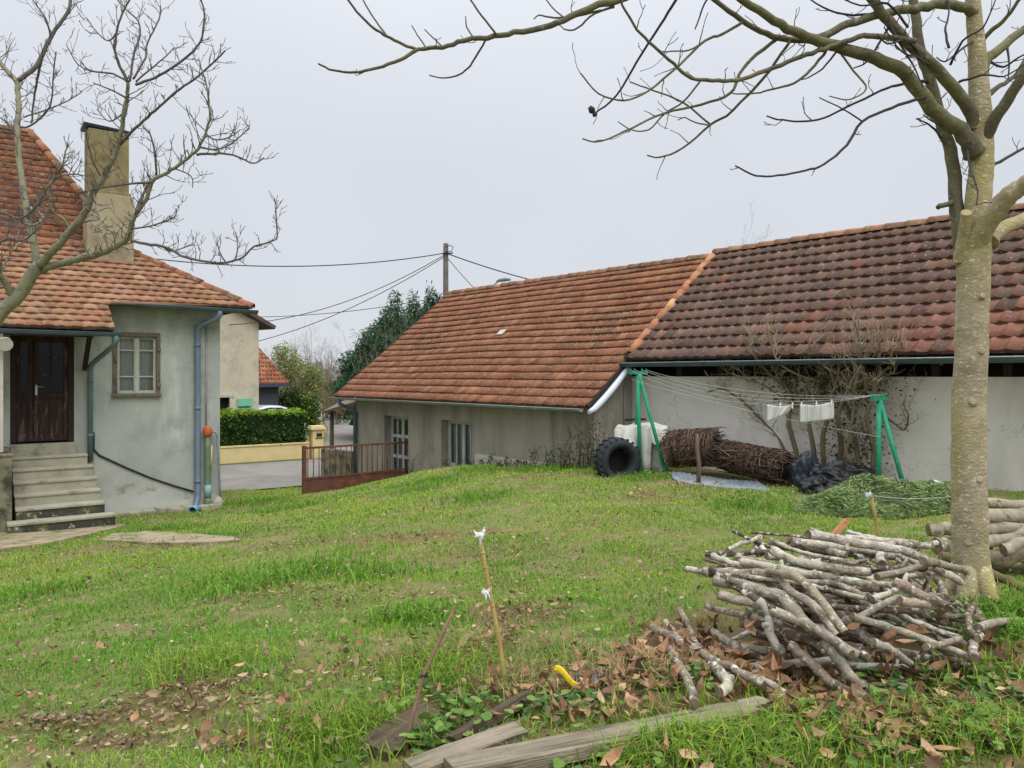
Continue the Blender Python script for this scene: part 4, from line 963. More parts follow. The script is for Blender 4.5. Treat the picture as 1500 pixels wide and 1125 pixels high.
mb.tube([p + Vector((.02, 0, -.01)), p + Vector((.015, 0, -.03)), p + Vector((.008, 0, -.045))], [.014, .02, .006], 8, lump=.15, lr=rng)
mb.build('dry_fruit', MT['twig'], bt)

# ---- small tree on the left
T = Tree(9, .0024)
lt = thing('small_bare_tree', 'small leafless tree with knobbly twigs leaning in front of the left house', 'tree', P(-130, 800, 7.6))
mb = MB()
T.limb(mb, [(-128, 830), (-112, 700), (-85, 600), (-45, 530), (-5, 465), (27, 433), (47, 402), (57, 390)], 15, 9.5, D=7.6, dD=.15, sides=14, lump=.05)
mb.build('trunk', MT['bark_l'], lt)
def BL(px, r0, r1, dD, gap=.1, Lr=(.1, .3), depth=1, extra=(), mat='bark_l', sides=7, start=.15, name='branch', kids=2, sm='twig_l'):
    mb = MB(); c, rad = T.limb(mb, px, r0, r1, None, dD, sides, lump=.08, n=5)
    o = mb.build(name, MT[mat], lt)
    mb = MB()
    T.sprout(mb, c, rad, gap * .36, Lr, depth, kids, up=.5, start=start, rmax=.0055)
    for (px2, a, b_, d2) in extra:
        c2, rad2 = T.limb(mb, px2, a, b_, None, d2, 5)
        T.sprout(mb, c2, rad2, gap * .36, (Lr[0] * .6, Lr[1] * .8), depth, kids, up=.5, start=.1, rmax=.0045)
    if mb.f: mb.build('twigs', MT[sm], o)
    return o
BL([(54, 395), (50, 360), (42, 325), (36, 290), (30, 250), (26, 205), (27, 165), (26, 136), (24, 119), (11, 105), (0, 91), (-15, 60)], 6.5, 3.2, .5, gap=.14, Lr=(.1, .32),
   extra=[([(26, 119), (54, 97), (65, 74), (82, 43), (100, 17), (107, -10)], 4.5, 2.6, .2), ([(62, 80), (56, 110), (50, 145), (46, 180)], 2.4, 1.4, .2), ([(75, 55), (68, 30), (55, 10), (40, -10)], 1.8, 1, -.2), ([(27, 185), (40, 186), (62, 170), (75, 150), (78, 110), (82, 75)], 2, 1, -.2), ([(35, 172), (70, 160), (100, 147), (120, 135)], 1.5, .9, .2), ([(24, 200), (10, 180), (-5, 170)], 2, 1, .2)])
BL([(58, 388), (77, 369), (104, 337), (123, 315), (137, 283), (152, 257), (164, 235), (171, 219), (178, 190), (185, 150), (186, 140), (188, 121)], 7, 2.6, -.5, gap=.15, Lr=(.1, .3),
   extra=[([(188, 122), (176, 97), (169, 71), (171, 48), (179, 20), (193, -5)], 2.8, 1.4, -.2), ([(190, 119), (196, 80), (205, 51), (202, 31), (185, 14), (172, 0)], 2, 1, .2), ([(195, 116), (213, 85), (216, 63), (233, 28), (235, 8)], 2, .9, .1), ([(199, 124), (227, 114), (256, 97), (284, 74), (296, 54), (299, 17), (292, -5)], 2.4, 1.2, -.3), ([(185, 119), (165, 108), (134, 104), (114, 94), (97, 65)], 2, .9, .3), ([(184, 143), (162, 131), (136, 121)], 1.7, .9, -.2), ([(152, 257), (166, 225), (182, 205), (205, 182), (227, 162), (256, 136), (284, 117), (313, 91), (330, 74)], 3, 1.2, -.4), ([(199, 120), (222, 100), (240, 85), (255, 70)], 1.6, .8, 0), ([(171, 48), (158, 60), (140, 45), (127, 27)], 1.5, .8, .1), ([(182, 165), (160, 178), (142, 160)], 1.4, .8, .2), ([(150, 262), (138, 240), (130, 215), (125, 190)], 1.6, .9, -.2)])
BL([(57, 397), (75, 390), (107, 381), (139, 373), (165, 363), (187, 347), (195, 321), (213, 294), (224, 265), (251, 249), (277, 230), (293, 214), (307, 177), (306, 148), (301, 119), (294, 98)], [7, 6.5, 6, 5.5, 5.2, 4.6, 3.8, 3.3, 3.0, 2.8, 2.5, 2.2, 1.9, 1.6, 1.3, 1.1], None, -.9, gap=.12, Lr=(.09, .3),
   extra=[([(192, 352), (213, 357), (245, 363), (272, 377), (301, 383), (331, 385), (355, 377), (373, 361), (400, 353), (406, 345), (404, 306)], 2.6, 1, -.3), ([(221, 267), (184, 270), (149, 275), (115, 283)], 2.2, 1.2, .3), ([(288, 227), (320, 225), (347, 229), (371, 239), (387, 231)], 2.2, 1, .1), ([(293, 216), (318, 219), (341, 209), (365, 187)], 1.8, .9, .1), ([(192, 336), (203, 299), (221, 265)], 2.6, 2, .2), ([(229, 257), (227, 225), (219, 195), (208, 185)], 2, 1, -.1), ([(331, 385), (322, 370), (318, 355)], 1.4, .8, 0), ([(345, 381), (348, 360), (345, 340)], 1.3, .8, .1), ([(240, 362), (252, 368), (285, 357)], 1.3, .8, .1), ([(195, 335), (225, 330), (255, 318), (258, 306)], 1.6, .8, -.2), ([(255, 247), (280, 258), (282, 275)], 1.2, .7, 0), ([(300, 195), (316, 205), (338, 200), (352, 190)], 1.5, .8, .1)])
BL([(20, 438), (5, 410), (-15, 380), (-35, 330), (-45, 260)], 7, 4, -.6, gap=.14, Lr=(.15, .45), extra=[([(-20, 370), (10, 350), (35, 352), (60, 330)], 2.4, 1.2, -.2), ([(-30, 340), (-5, 310), (30, 320), (55, 300), (75, 285)], 2.4, 1.2, -.3)])
BL([(36, 300), (55, 310), (62, 322), (45, 330), (25, 325), (5, 330)], 3, 1.2, -.5, gap=.1, Lr=(.1, .25))
BL([(0, 462), (-10, 420), (8, 385), (20, 360), (28, 338)], 2.5, 1.2, .3, gap=.1, Lr=(.1, .3), sides=5)
BL([(104, 337), (92, 320), (80, 312), (70, 290), (78, 262), (92, 240), (96, 222), (101, 212)], 2.6, 1, -.3, gap=.1, Lr=(.07, .2), sides=5)
BL([(40, 320), (60, 290), (80, 262), (105, 255), (125, 258)], 2.4, 1.2, -.4, gap=.1, Lr=(.08, .22), sides=5)
BL([(137, 283), (142, 305), (150, 330), (152, 345)], 2, 1, -.3, gap=.08, Lr=(.07, .18), sides=5)

# ------------------------------------------------------------------ background vegetation
def leafy(name, label, base, h, blobs, ncard, size, palette, wts, seed, trunk_r=.12, group=None, flat=None, cat='tree', stretch=1.0, cores=None, width=1.0):
    """blobs: list of (dx, dy, z, rx, ry, rz) relative to the base"""
    t = thing(name, label, cat, base, group)
    r = np.random.default_rng(seed); bs = np.array(blobs, float)
    vol = (bs[:, 3] * bs[:, 4] * bs[:, 5]) ** .75; pick = r.choice(len(bs), ncard, p=vol / vol.sum())
    d = r.normal(size=(ncard, 3)); d /= np.linalg.norm(d, axis=1)[:, None]
    rad = r.random(ncard) ** .4 * (1 + r.normal(0, .1, ncard))
    pos = bs[pick, :3] + d * rad[:, None] * bs[pick, 3:]
    k = vnoise(pos[:, 0] * 1.3 + 40, pos[:, 2] * 1.3 + pos[:, 1] * .7, 1.6, seed)
    keep = k > .16; pos = pos[keep]; k = k[keep]
    pos = pos + np.array(base)
    cols = cmix(len(pos), palette, wts, r, .25) * (.8 + .4 * k[:, None])
    v, tr, c = batch(LEAF_V * np.array([width, stretch, 1]), LEAF_T, pos, rand_rot(len(pos), r), r.uniform(.6, 1.4, len(pos)) * size, cols)
    np_mesh('crown', v, tr, c, MT['leaf'], parent=t)
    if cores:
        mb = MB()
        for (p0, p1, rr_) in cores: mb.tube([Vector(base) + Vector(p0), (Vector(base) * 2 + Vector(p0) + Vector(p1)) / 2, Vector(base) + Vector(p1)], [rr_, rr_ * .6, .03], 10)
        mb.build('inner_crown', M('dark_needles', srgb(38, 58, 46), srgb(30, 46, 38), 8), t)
    mb = MB(); rr = random.Random(seed); b0 = Vector(base)
    mb.tube([b0, b0 + UP * h * .35, b0 + Vector((rr.gauss(0, .05), 0, .7)) * h], [trunk_r, trunk_r * .75, trunk_r * .2], 8)
    for q in blobs[:10]: mb.tube([b0 + UP * q[2] * .45, b0 + Vector((q[0] * .5, q[1] * .5, q[2] * .8)), b0 + Vector(q[:3])], [trunk_r * .4, trunk_r * .25, trunk_r * .08], 5)
    mb.build('trunk', MT['branch'], t)
    return t
# dark conifer, several leaders
D_ = 40.0; bx = P(590, 0, D_).x
blobs = []; cores = []; rr = random.Random(12)
for (px, top, w0, dy) in ((622, 428, 60, 0), (604, 436, 50, .8), (584, 440, 62, -.6), (560, 460, 64, .3), (545, 492, 56, -.4), (524, 524, 38, .5), (640, 440, 60, .6), (660, 455, 60, 0), (600, 480, 90, -1.2), (562, 520, 70, -1.2)):
    zt_ = (HY - top) / F * D_ + 3.25; x0 = P(px, 0, D_).x - bx; nlev = 9; zb = 2.3 if px < 570 else 1.0
    cores.append(((x0, dy, zb - .2), (x0, dy, zt_ - .6), w0 / F * D_ * .9))
    for i in range(nlev):
        f = i / (nlev - 1); z = zb + .2 + (zt_ - zb - .4) * f; w = w0 / F * D_ * (1.02 - f) ** .6 * .95 + .2
        blobs.append((x0 + rr.gauss(0, .15), dy + rr.gauss(0, .2), z, w, w, (zt_) / nlev * .85))
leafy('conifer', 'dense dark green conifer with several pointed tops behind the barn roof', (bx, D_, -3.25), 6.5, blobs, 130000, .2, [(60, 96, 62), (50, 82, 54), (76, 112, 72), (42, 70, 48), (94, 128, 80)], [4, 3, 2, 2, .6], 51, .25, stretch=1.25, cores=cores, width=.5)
def twiggy(name, label, base, h, spread, nst, seed, mat, group=None, rad=.02, kids=3, depth=2):
    t = thing(name, label, 'shrub' if h < 4.6 else 'tree', base, group); T_ = Tree(seed); r = T_.r
    mb = MB(); mt = MB(); b0 = Vector(base)
    for i in range(nst):
        a = Vector((r.gauss(0, spread), r.gauss(0, spread * .6), 0)); hh = h * r.uniform(.6, 1.0)
        pts = [b0 + a * .25, b0 + a * .6 + UP * hh * .35, b0 + a * .95 + UP * hh * .7, b0 + a * 1.15 + UP * hh]
        c = catmull(pts, 3); rd_ = [rad * (1 - .8 * k / (len(c) - 1)) for k in range(len(c))]
        mb.tube(c, rd_, 5, cap=False)
        T_.sprout(mt, c, rd_, h * .07, (h * .1, h * .22), depth, kids, up=.9, start=.2, rmax=rad * .5)
    mb.build('stems', mat, t); mt.build('twigs', mat, t); return t
yb = lambda px, D: (P(px, 0, D).x, D, -3.25)
leafy('shrub', 'yellow green bushy shrub beyond the annexe roof', yb(428, 47), 4, [(-.8, 0, 2.4, 1.1, .9, 1.6), (.3, .2, 3.2, 1.1, .9, 1.5), (-.3, 0, 4.1, .9, .8, 1.2), (1.1, .3, 2.4, 1.0, .9, 1.5), (-.8, 0, 4.6, .5, .5, .7), (1.4, 0, 3.2, .6, .6, .8), (.2, 0, 1.2, 1.3, .9, 1.1)], 9000, .13, [(158, 160, 102), (140, 146, 92), (172, 172, 120), (118, 126, 80)], [3, 3, 1.5, 1.5], 61, cat='shrub', group=None)
leafy('shrub', 'low rounded bright green shrub behind the car roof', yb(442, 42), 2, [(-.4, 0, 1.2, .7, .7, .9), (.4, 0, 1.4, .7, .7, .9), (0, 0, .7, 1, .8, .7)], 3500, .16, [(116, 140, 52), (92, 118, 44), (68, 92, 38)], [2, 3, 2], 62, cat='shrub')
leafy('shrub', 'dark green shrub at the corner of the grey annexe', yb(420, 41.5), 2.4, [(-.3, 0, 1.3, .6, .6, 1.1), (.3, 0, 1.8, .6, .6, .9)], 3000, .15, [(72, 92, 44), (92, 112, 48), (52, 70, 36)], [3, 2, 2], 63, cat='shrub')
leafy('shrub', 'dull green low shrub beside the lane in the distance', yb(478, 58), 2, [(-.6, 0, 1.6, 1.2, 1, 1.2), (.8, 0, 1.2, 1.2, 1, 1.0)], 3000, .26, [(98, 106, 78), (116, 118, 86), (84, 94, 70)], [2, 2, 2], 64, cat='shrub')
leafy('shrub', 'yellowish shrub seen under the lean-to roof by the lane', yb(505, 56), 2, [(-.4, 0, 1.0, 1.2, 1, .8), (1.2, 0, 1.1, 1.2, 1, .9)], 2600, .22, [(128, 124, 62), (108, 108, 56), (92, 90, 52)], [2, 2, 2], 65, cat='shrub')
tw1 = M('pale_twig', srgb(138, 128, 118), srgb(118, 108, 100), 4, .9); tw2 = M('tan_twig', srgb(142, 124, 102), srgb(120, 106, 88), 4, .9)
twiggy('bare_shrub', 'tan leafless shrub by the lane left of the dark conifer', yb(466, 54), 4.6, 1.0, 30, 71, tw2, rad=.03)
twiggy('bare_shrub', 'tangled brown shrub at the foot of the dark conifer', yb(490, 50), 3.6, .8, 22, 72, tw2, rad=.028)
twiggy('bare_shrub', 'grey leafless bush growing against the dark conifer', (P(590, 0, 36).x, 36, -3.25), 6.2, .9, 16, 75, tw1, rad=.026)
for px, D, h, sd, lab in ((430, 66, 6.6, 73, 'tall bare tree with upright twigs above the yellow green shrub'), (456, 70, 7.4, 74, 'tallest bare tree on the skyline beyond the lane'), (404, 62, 5.4, 76, 'thin bare tree just right of the annexe roof ridge'), (480, 74, 6.2, 78, 'pale bare tree on the skyline nearest the dark conifer')):
    twiggy('skyline_tree', lab, yb(px, D), h, .7, 14, sd, tw1, 'bare trees on the skyline beyond the lane', rad=.035)
twiggy('ridge_tree', 'bare tree whose topmost twigs show above the barn ridge', (P(1088, 0, 26).x, 26, -2.6), 7.9, .45, 8, 77, tw1, rad=.03)
# distant wooded ground, many trees read as one mass, haze put into the pale leaf colours
n = 5000; r = np.random.default_rng(5); xx = r.uniform(-60, 25, n); yy = r.uniform(90, 110, n); zz = r.random(n) ** 1.3 * (3.4 + 2.2 * vnoise(xx, yy * 0, .14, 4)) - 3.2
v, t, c = batch(LEAF_V, LEAF_T, np.stack([xx, yy, zz], 1), rand_rot(n, r), r.uniform(.8, 1.8, n), cmix(n, [(166, 164, 162), (154, 153, 150), (178, 176, 176), (150, 152, 142)], [3, 2, 2, 1], r))
tag(np_mesh('distant_wood', v, t, c, MT['leaf']), 'far wood along the horizon, its grey brown paled for haze', kind='stuff')
# ------------------------------------------------------------------ clothes line
CLG = 'washing lines between the green posts'
def clpost(name, label, top, feet, bar_half):
    t = thing(name, label, 'clothes post', feet[0])
    bd = Vector((.70, .71, 0))
    b = MB(); b.bar(top - bd * bar_half, top + bd * bar_half, .055, .055); 
    for k in (-1, -.45, .45, 1): b.tube([top + bd * bar_half * k * .95 + UP * .02, top + bd * bar_half * k * .95 + UP * .07], .012, 6)
    b.build('crossbar', MT['green'], t)
    for i, f in enumerate(feet):
        b = MB(); b.tube([top - UP * .02 + bd * (.04 * (i - .5)), f], .032 if i else .036, 10); b.build('leg', MT['green'], t)
    return top, bd, bar_half
Lt = P(935, 546, 13.75); Rt = P(1288, 584, 10.75)
f1 = P(938, 688, 13.6); f2 = P(977, 690, 13.35); f3_ = Vector((Lt.x - .05, Lt.y + .35, g1(Lt.x, Lt.y + .3)))
clpost('clothes_post', 'green clothes line post in front of the white sheet by the tyre', Lt, [Vector((f1.x, f1.y, g1(f1.x, f1.y) - .05)), Vector((f2.x, f2.y, g1(f2.x, f2.y) - .05)), f3_ - UP * .02], .26)
g_ = lambda p: Vector((p.x, p.y, g1(p.x, p.y) - .05))
clpost('clothes_post', 'green clothes line post standing behind the heap of green cuttings', Rt, [g_(P(1287, 697, 10.6)), Vector((P(1331, 697, 10.35).x, 10.35, g1(4.9, 10.35) - .05))], .25)
bd = Vector((.70, .71, 0)); sags = (.33, .27, .22, .17); LN = []
for k, (o, sg) in enumerate(zip((-.95, -.4, .4, .95), sags)):
    a = Lt + bd * .26 * o + UP * .05; b_ = Rt + bd * .25 * o + UP * .05
    LN.append((a, b_, sg))
    mb = MB(); mb.tube([a.lerp(b_, i / 30) - UP * (4 * sg * (i / 30) * (1 - i / 30)) for i in range(31)], .003, 5)
    tag(mb.build('clothes_line', MT['cord']), ('front washing line, sagging lowest and carrying the cloths', 'second washing line from the front, strung just behind the cloths', 'third washing line from the front between the green posts', 'rearmost washing line, nearest the barn wall')[k], 'clothes line', CLG)
mb = MB(); a = P(925, 556, 13.6); b_ = P(1288, 640, 10.6); mb.tube([a.lerp(b_, i / 20) - UP * (4 * .06 * (i / 20) * (1 - i / 20)) for i in range(21)], .003, 5); tag(mb.build('clothes_line', MT['cord']), 'thin slack line tied lower down between the green posts', 'clothes line', CLG)
def lp(s, i=0): a, b_, sg = LN[i]; return a.lerp(b_, s) - UP * (4 * sg * s * (1 - s))
def s_at(px):
    lo, hi = 0, 1
    for _ in range(40):
        m_ = (lo + hi) / 2; p = lp(m_)
        if p.x / p.y * F + CX < px: lo = m_
        else: hi = m_
    return lo
def cloth(px0, px1, hl, hr, label, seed, cut=0):
    s0, s1 = s_at(px0), s_at(px1); r = random.Random(seed); ph = r.random() * 6
    t = thing('cloth', label, 'cloth', lp((s0 + s1) / 2) - UP * .3)
    rows = []
    out = Vector((-.7, -.71, 0))
    for j in range(11):
        v = j / 10; row = []
        for i in range(19):
            u = i / 18; p = lp(s0 + (s1 - s0) * (u * (1 - cut * v) + (0 if cut == 0 else 0)))
            h = hl + (hr - hl) * u
            droop = .025 * math.sin(math.pi * ((u * 1) % 1.0)) * (1 - v)
            row.append(p - UP * (v * h + droop - .004) + out * (.018 * math.sin(u * 9 + ph) * (v + .15) + .012 * math.sin(u * 21 + 2 * ph + v * 2) * (.3 + v)))
        rows.append(row)
    b = MB(); b.grid(rows); b.build('fabric', MT['white_cloth'], t, solid=.006)
    b = MB()
    for u in (.2, .23, .62): b.grid([[rows[j][int(u * 18)] + out * .005, rows[j][int(u * 18)] + out * .005 + (rows[j][int(u * 18) + 1] - rows[j][int(u * 18)]) * .3] for j in range(11)])
    if cut == 0: b.build('stripe', M('grey_stripe', srgb(170, 174, 190)), t)
    for u in ((.05, .5, .95) if cut == 0 else (.5, .95)):
        p = lp(s0 + (s1 - s0) * u); pg = thing('clothes_peg', ('wooden peg holding the %s of the %s' % ({.05: 'left corner', .5: 'middle', .95: 'right corner'}[u], 'striped white cloth' if cut == 0 else 'plain off-white cloth')), 'peg', p - UP * .05, 'pegs on the washing line')
        b = MB(); b.box(p + out * .012 - UP * .01, Vector((.008, .008, .002)), out * .005, UP * .045); b.box(p - out * .008 - UP * .01, Vector((.008, .008, .002)), out * .005, UP * .045); b.build('jaws', MT['rag'], pg)
cloth(1124, 1163, .27, .12, 'plain off-white cloth with a ragged slanting lower edge, left on the washing line', 3, .25)
cloth(1172, 1221, .275, .25, 'white cloth with thin grey stripes, right on the washing line', 4)

# ------------------------------------------------------------------ things along the barn wall
ty = thing('tractor_tyre', 'large black tractor tyre standing in the grass at the barn corner', 'tyre', P(905, 700, 13.55))
tc_ = P(904, 675, 13.55); tx = Vector((.93, .36, 0)).normalized(); tn = Vector((.36, -.93, 0)).normalized()
b = MB(); rows = []
sec = [(.25, -.05), (.24, .05), (.26, .13), (.31, .17), (.36, .17), (.40, .14), (.42, .06), (.425, -.02), (.42, -.1), (.38, -.16), (.3, -.16), (.25, -.05)]
for i in range(49):
    a = 2 * math.pi * i / 48
    rows.append([tc_ + (tx * math.cos(a) + UP * math.sin(a)) * (q_[0] * .93 * (1.0 + (.02 if (i % 2 and q_[0] > .39) else 0))) + tn * q_[1] for q_ in sec])
b.grid(rows); b.build('tyre', MT['rubber'], ty)
b = MB()
for i in range(22):
    a = 2 * math.pi * i / 22; d_ = tx * math.cos(a) + UP * math.sin(a); tt = tx * -math.sin(a) + UP * math.cos(a)
    for sg in (1, -1): b.box(tc_ + d_ * .394 + tn * .07 * sg, d_ * .02, (tn * .075 * sg + tt * .03), tt * .022)
b.build('tread', MT['rubber'], ty)
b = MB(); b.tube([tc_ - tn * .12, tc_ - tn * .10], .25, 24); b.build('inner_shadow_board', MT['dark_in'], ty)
# boards covered by a white sheet
shp = thing('sheeted_pile', 'low pile draped with a white sheet behind the left green post', 'sheeted pile', P(940, 690, 14.1))
cx_ = P(941, 652, 14.05); sx = Vector((.82, .57, 0)).normalized() * 1; sx = Vector((.95, -.3, 0)).normalized(); sy = Vector((.3, .95, 0)).normalized()
b = MB(); b.box(cx_ - UP * .45, sx * .46, sy * .26, UP * .78); b.build('core', MT['wood_dark'], shp)
r = random.Random(8); rows = []
def SH(u, v):   # u across, v front to back then down
    return cx_ + sx * u + sy * v
top_z = .36
prof = [(-.36, -.62), (-.35, -.2), (-.33, .12), (-.30, .33), (-.22, top_z), (0, top_z + .03), (.2, top_z + .01)]
for i in range(31):
    u = -.46 + .92 * i / 30
    cut = .45 if (u < -.12 or u > .2) else 0     # the sheet hangs lower in the middle
    row = []
    for k, (v, z) in enumerate(prof):
        zz = max(z, .10 + .05 * math.sin(u * 17)) if cut else z
        edge = .05 * max(0, abs(u) - .42) / .08 - .03 * math.sin(u * 7 + 1)
        row.append(SH(u * 1.02, v + .028 * math.sin(u * 40 + k) * (1 if k < 4 else .2) - .03 * (k < 2)) + UP * (zz - edge + .012 * math.sin(u * 19 + k * 2)))
    rows.append(row)
b.grid(rows); b.build('sheet', MT['sheet'], shp, solid=.006)
b = MB(); b.bar(cx_ + sx * -.34 + sy * .1 + UP * .45, cx_ + sx * .05 + sy * .1 + UP * .47, .05, .04); b.tube([cx_ + sx * -.15 + UP * .45, cx_ + sx * -.05 + UP * .54], .03, 6); tag(b.build('wood_scrap', MT['wood_dark']), 'dark scrap of wood lying on the white sheet', 'wood scrap')

def bundle(name, label, p, q_, R, n, seed, pal, wts):
    t = thing(name, label, 'brushwood bundle', (p + q_) / 2 - UP * R)
    r = random.Random(seed); d = (q_ - p); L = d.length; d.normalize(); s = d.cross(UP).normalized(); u = s.cross(d)
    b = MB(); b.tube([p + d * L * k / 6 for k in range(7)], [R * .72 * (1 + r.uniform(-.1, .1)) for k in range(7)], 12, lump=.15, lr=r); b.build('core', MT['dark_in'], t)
    mb = MB(); cols = [srgb(*c) for c in pal]
    for i in range(n):
        a = r.random() * 6.283; x = r.uniform(-.05, 1.0); rr = R * r.uniform(.72, 1.08)
        da = r.gauss(0, .5); ln = r.uniform(.15, .5) * L; pts = []
        if r.random() < .45: da = r.uniform(1.5, 3.5) * r.choice((-1, 1)); ln *= .35
        for k in range(6):
            f = k / 5 - .5; aa = a + da * f; 
            pts.append(p + d * (x * L + ln * f) + (s * math.cos(aa) + u * math.sin(aa)) * (rr * (1 + .12 * f * f) + r.gauss(0, .008)))
        mb.tube(pts, r.uniform(.003, .008), 4, jit(r.choices(cols, wts)[0], .3, r), cap=False)
    mb.build('twigs', MT['brush'], t)
gb = lambda x, y, D, R: Vector((P(x, y, D).x, D, g1(P(x, y, D).x, D) + R * .92))
pal = [(116, 94, 82), (98, 78, 68), (134, 114, 98), (78, 62, 54), (152, 134, 114)]
bundle('brushwood_bundle', 'round bundle of dry brown brushwood right of the white sheet', P(985, 657, 13.5), P(1048, 655, 13.1), .31, 950, 15, pal, [3, 3, 2, 2, 1])
bundle('brushwood_bundle', 'long bundle of dark brown brushwood slanting towards the black plastic', P(1066, 668, 13.0), P(1152, 686, 12.05), .25, 1000, 16, [(102, 78, 70), (88, 68, 62), (122, 102, 88), (68, 54, 48), (136, 120, 104)], [3, 3, 2, 2, 1])
# corrugated sheet
b = MB(); rows = []
for i in range(141):
    u = i / 140; p = P(982 + 135 * u, 706, 12.75 - .75 * u); rows.append([Vector((p.x + .02 * v, p.y + v, g1(p.x, p.y + v) + .05 + .10 * v + .006 * math.sin(u * 110))) for v in (-.45, -.15, .25)])
b.grid(rows); tag(b.build('metal_sheet', MT['zinc_sheet'], solid=.004), 'grey corrugated metal sheet lying under the brushwood bundles', 'metal sheet')
sp = P(1023, 703, 12.2); b = MB(); b.tube([Vector((sp.x, sp.y, g1(sp.x, sp.y) - .1)), P(1024, 680, 12.2), P(1021, 655, 12.2), P(1021, 636, 12.2)], [.04, .036, .03, .026], 8, lump=.1, lr=rng)
tag(b.build('stake', MT['wood_grey']), 'short weathered grey stake in front of the round brushwood bundle', 'stake')
# black plastic
def crumple(name, label, c, rx, ry, rz, seed, mat, cat):
    b = MB(); rows = []
    for i in range(37):
        th = math.pi * i / 36; row = []
        for j in range(65):
            a = 2 * math.pi * j / 64; d_ = Vector((math.sin(th) * math.cos(a), math.sin(th) * math.sin(a), math.cos(th)))
            q_ = d_ * 1.6 + Vector((seed * 3.1, 0, 0))
            q2_ = Vector((q_.x, q_.y, q_.z * .5))
            k = 1 + .38 * mnoise.noise(q_) + .16 * (1 - abs(mnoise.noise(q_ * 1.7)) * 4) * .6 + .07 * (.5 - abs(mnoise.noise(q2_ * 4.1)) * 2)
            row.append(c + Vector((d_.x * rx, d_.y * ry, max(-.6, d_.z) * rz)) * k)
        rows.append(row)
    b.grid(rows); return tag(b.build(name, mat), label, cat)
gp = lambda px, D, dz: Vector((P(px, 0, D).x, D, g1(P(px, 0, D).x, D) + dz))
crumple('plastic_bag', 'bluish black plastic sack slumped at the end of the brushwood bundle', gp(1180, 11.75, .16), .24, .22, .33, 1, M('blue_black_plastic', srgb(30, 34, 44), srgb(44, 50, 62), 5, .4, .3, 14, spec=.45), 'plastic bag')
crumple('plastic_sheet', 'crumpled black plastic sheet heaped under the bare climber', gp(1238, 11.35, .13), .46, .3, .27, 5, MT['black_plastic'], 'plastic sheet')
crumple('plastic_bag', 'small black plastic sack lying in front of the heaped black sheet', gp(1200, 11.2, .08), .26, .2, .17, 9, MT['black_plastic'], 'plastic bag')
# bucket
bk = thing('bucket', 'small white pot lying beside the heap of cuttings', 'pot', gp(1372, 10.3, 0)); c = gp(1372, 10.3, .14)
b = MB(); b.tube([c + Vector((-.09, -.02, .02)), c + Vector((.06, .0, 0))], [.075, .06], 14, cap=False); b.build('body', MT['white_board'], bk, solid=.006)
b = MB(); b.tube([c + Vector((.055, 0, 0)), c + Vector((.065, 0, 0))], .06, 14); b.build('base', MT['white_board'], bk)
bs = MB(); rs = random.Random(4); c = gp(1386, 10.35, .12); bs.tube([c + Vector((-.07, 0, -.1)), c, c + Vector((.09, 0, .03))], [.08, .1, .03], 8, lump=.3, lr=rs); tag(bs.build('old_stump', MT['log_moss']), 'small dark brown stump beside the white pot', 'stump')

# heap of green cuttings
hc = gp(1295, 9.75, 0)
hp = thing('cuttings_heap', 'heap of cut green conifer branches in front of the right green post', 'heap of cuttings', hc)
r = np.random.default_rng(14); n = 34000
a = r.uniform(0, 6.283, n); q_ = np.sqrt(r.random(n)); X = q_ * np.cos(a); Y = q_ * np.sin(a)
xw = hc.x + X * 1.1; yw = hc.y + Y * .72
prof_ = (1 - q_ ** 2.2) * (.10 + .38 * vnoise(xw, yw, 2.2, 2)) ; zz = gz(xw, yw) + prof_ * (.55 + .5 * r.random(n)) + .02
base_c = cmix(n, [(150, 174, 112), (128, 156, 98), (170, 186, 128), (154, 162, 108), (180, 174, 124), (104, 130, 84)], [4, 3, 2.5, 2, 1, 2], r, .22)
# needles are laid along sprays: cluster orientation from low-frequency noise
phi = vnoise(xw, yw, 5, 21) * 12 + r.normal(0, .5, n); el = r.normal(.1, .35, n)
R_ = np.zeros((n, 3, 3)); dvec = np.stack([np.cos(phi) * np.cos(el), np.sin(phi) * np.cos(el), np.sin(el)], 1)
upv = r.normal(size=(n, 3)) * .6 + np.array([0, 0, 1]); sd = np.cross(dvec, upv); sd /= np.linalg.norm(sd, axis=1)[:, None]; nn = np.cross(sd, dvec)
R_[:, :, 0] = sd; R_[:, :, 1] = dvec; R_[:, :, 2] = nn
v, t, c = batch(NEED_V * np.array([.75, 1, 1]), LEAF_T, np.stack([xw, yw, zz], 1), R_, r.uniform(.06, .14, n), base_c)
np_mesh('sprays', v, t, c, MT['leaf'], parent=hp)
mb = MB(); rr = random.Random(3)
for i in range(70):
    a_ = rr.random() * 6.28; q2 = rr.random() ** .5 * .85; x, y = hc.x + q2 * math.cos(a_), hc.y + q2 * .7 * math.sin(a_); z = g1(x, y) + (1 - q2 ** 2) * .26
    d_ = Vector((rr.gauss(0, 1), rr.gauss(0, 1), rr.gauss(.0, .3))).normalized() * rr.uniform(.1, .3); mb.tube([Vector((x, y, z)) - d_, Vector((x, y, z + .04)), Vector((x, y, z)) + d_], [.009, .008, .004], 5)
mb.build('stems', MT['branch'], hp)
mb = MB(); mb.grid([[Vector((hc.x + 1.0 * rr_ * math.cos(t_), hc.y + .7 * rr_ * math.sin(t_), g1(hc.x + rr_ * math.cos(t_), hc.y + .7 * rr_ * math.sin(t_)) + (1 - rr_ ** 2.2) * .13 - .03)) for t_ in [6.2832 * k / 24 for k in range(25)]] for rr_ in (0.02, .3, .6, .85, 1)]); mb.build('core', M('heap_inside', srgb(52, 60, 34), srgb(40, 44, 28), 6), hp)

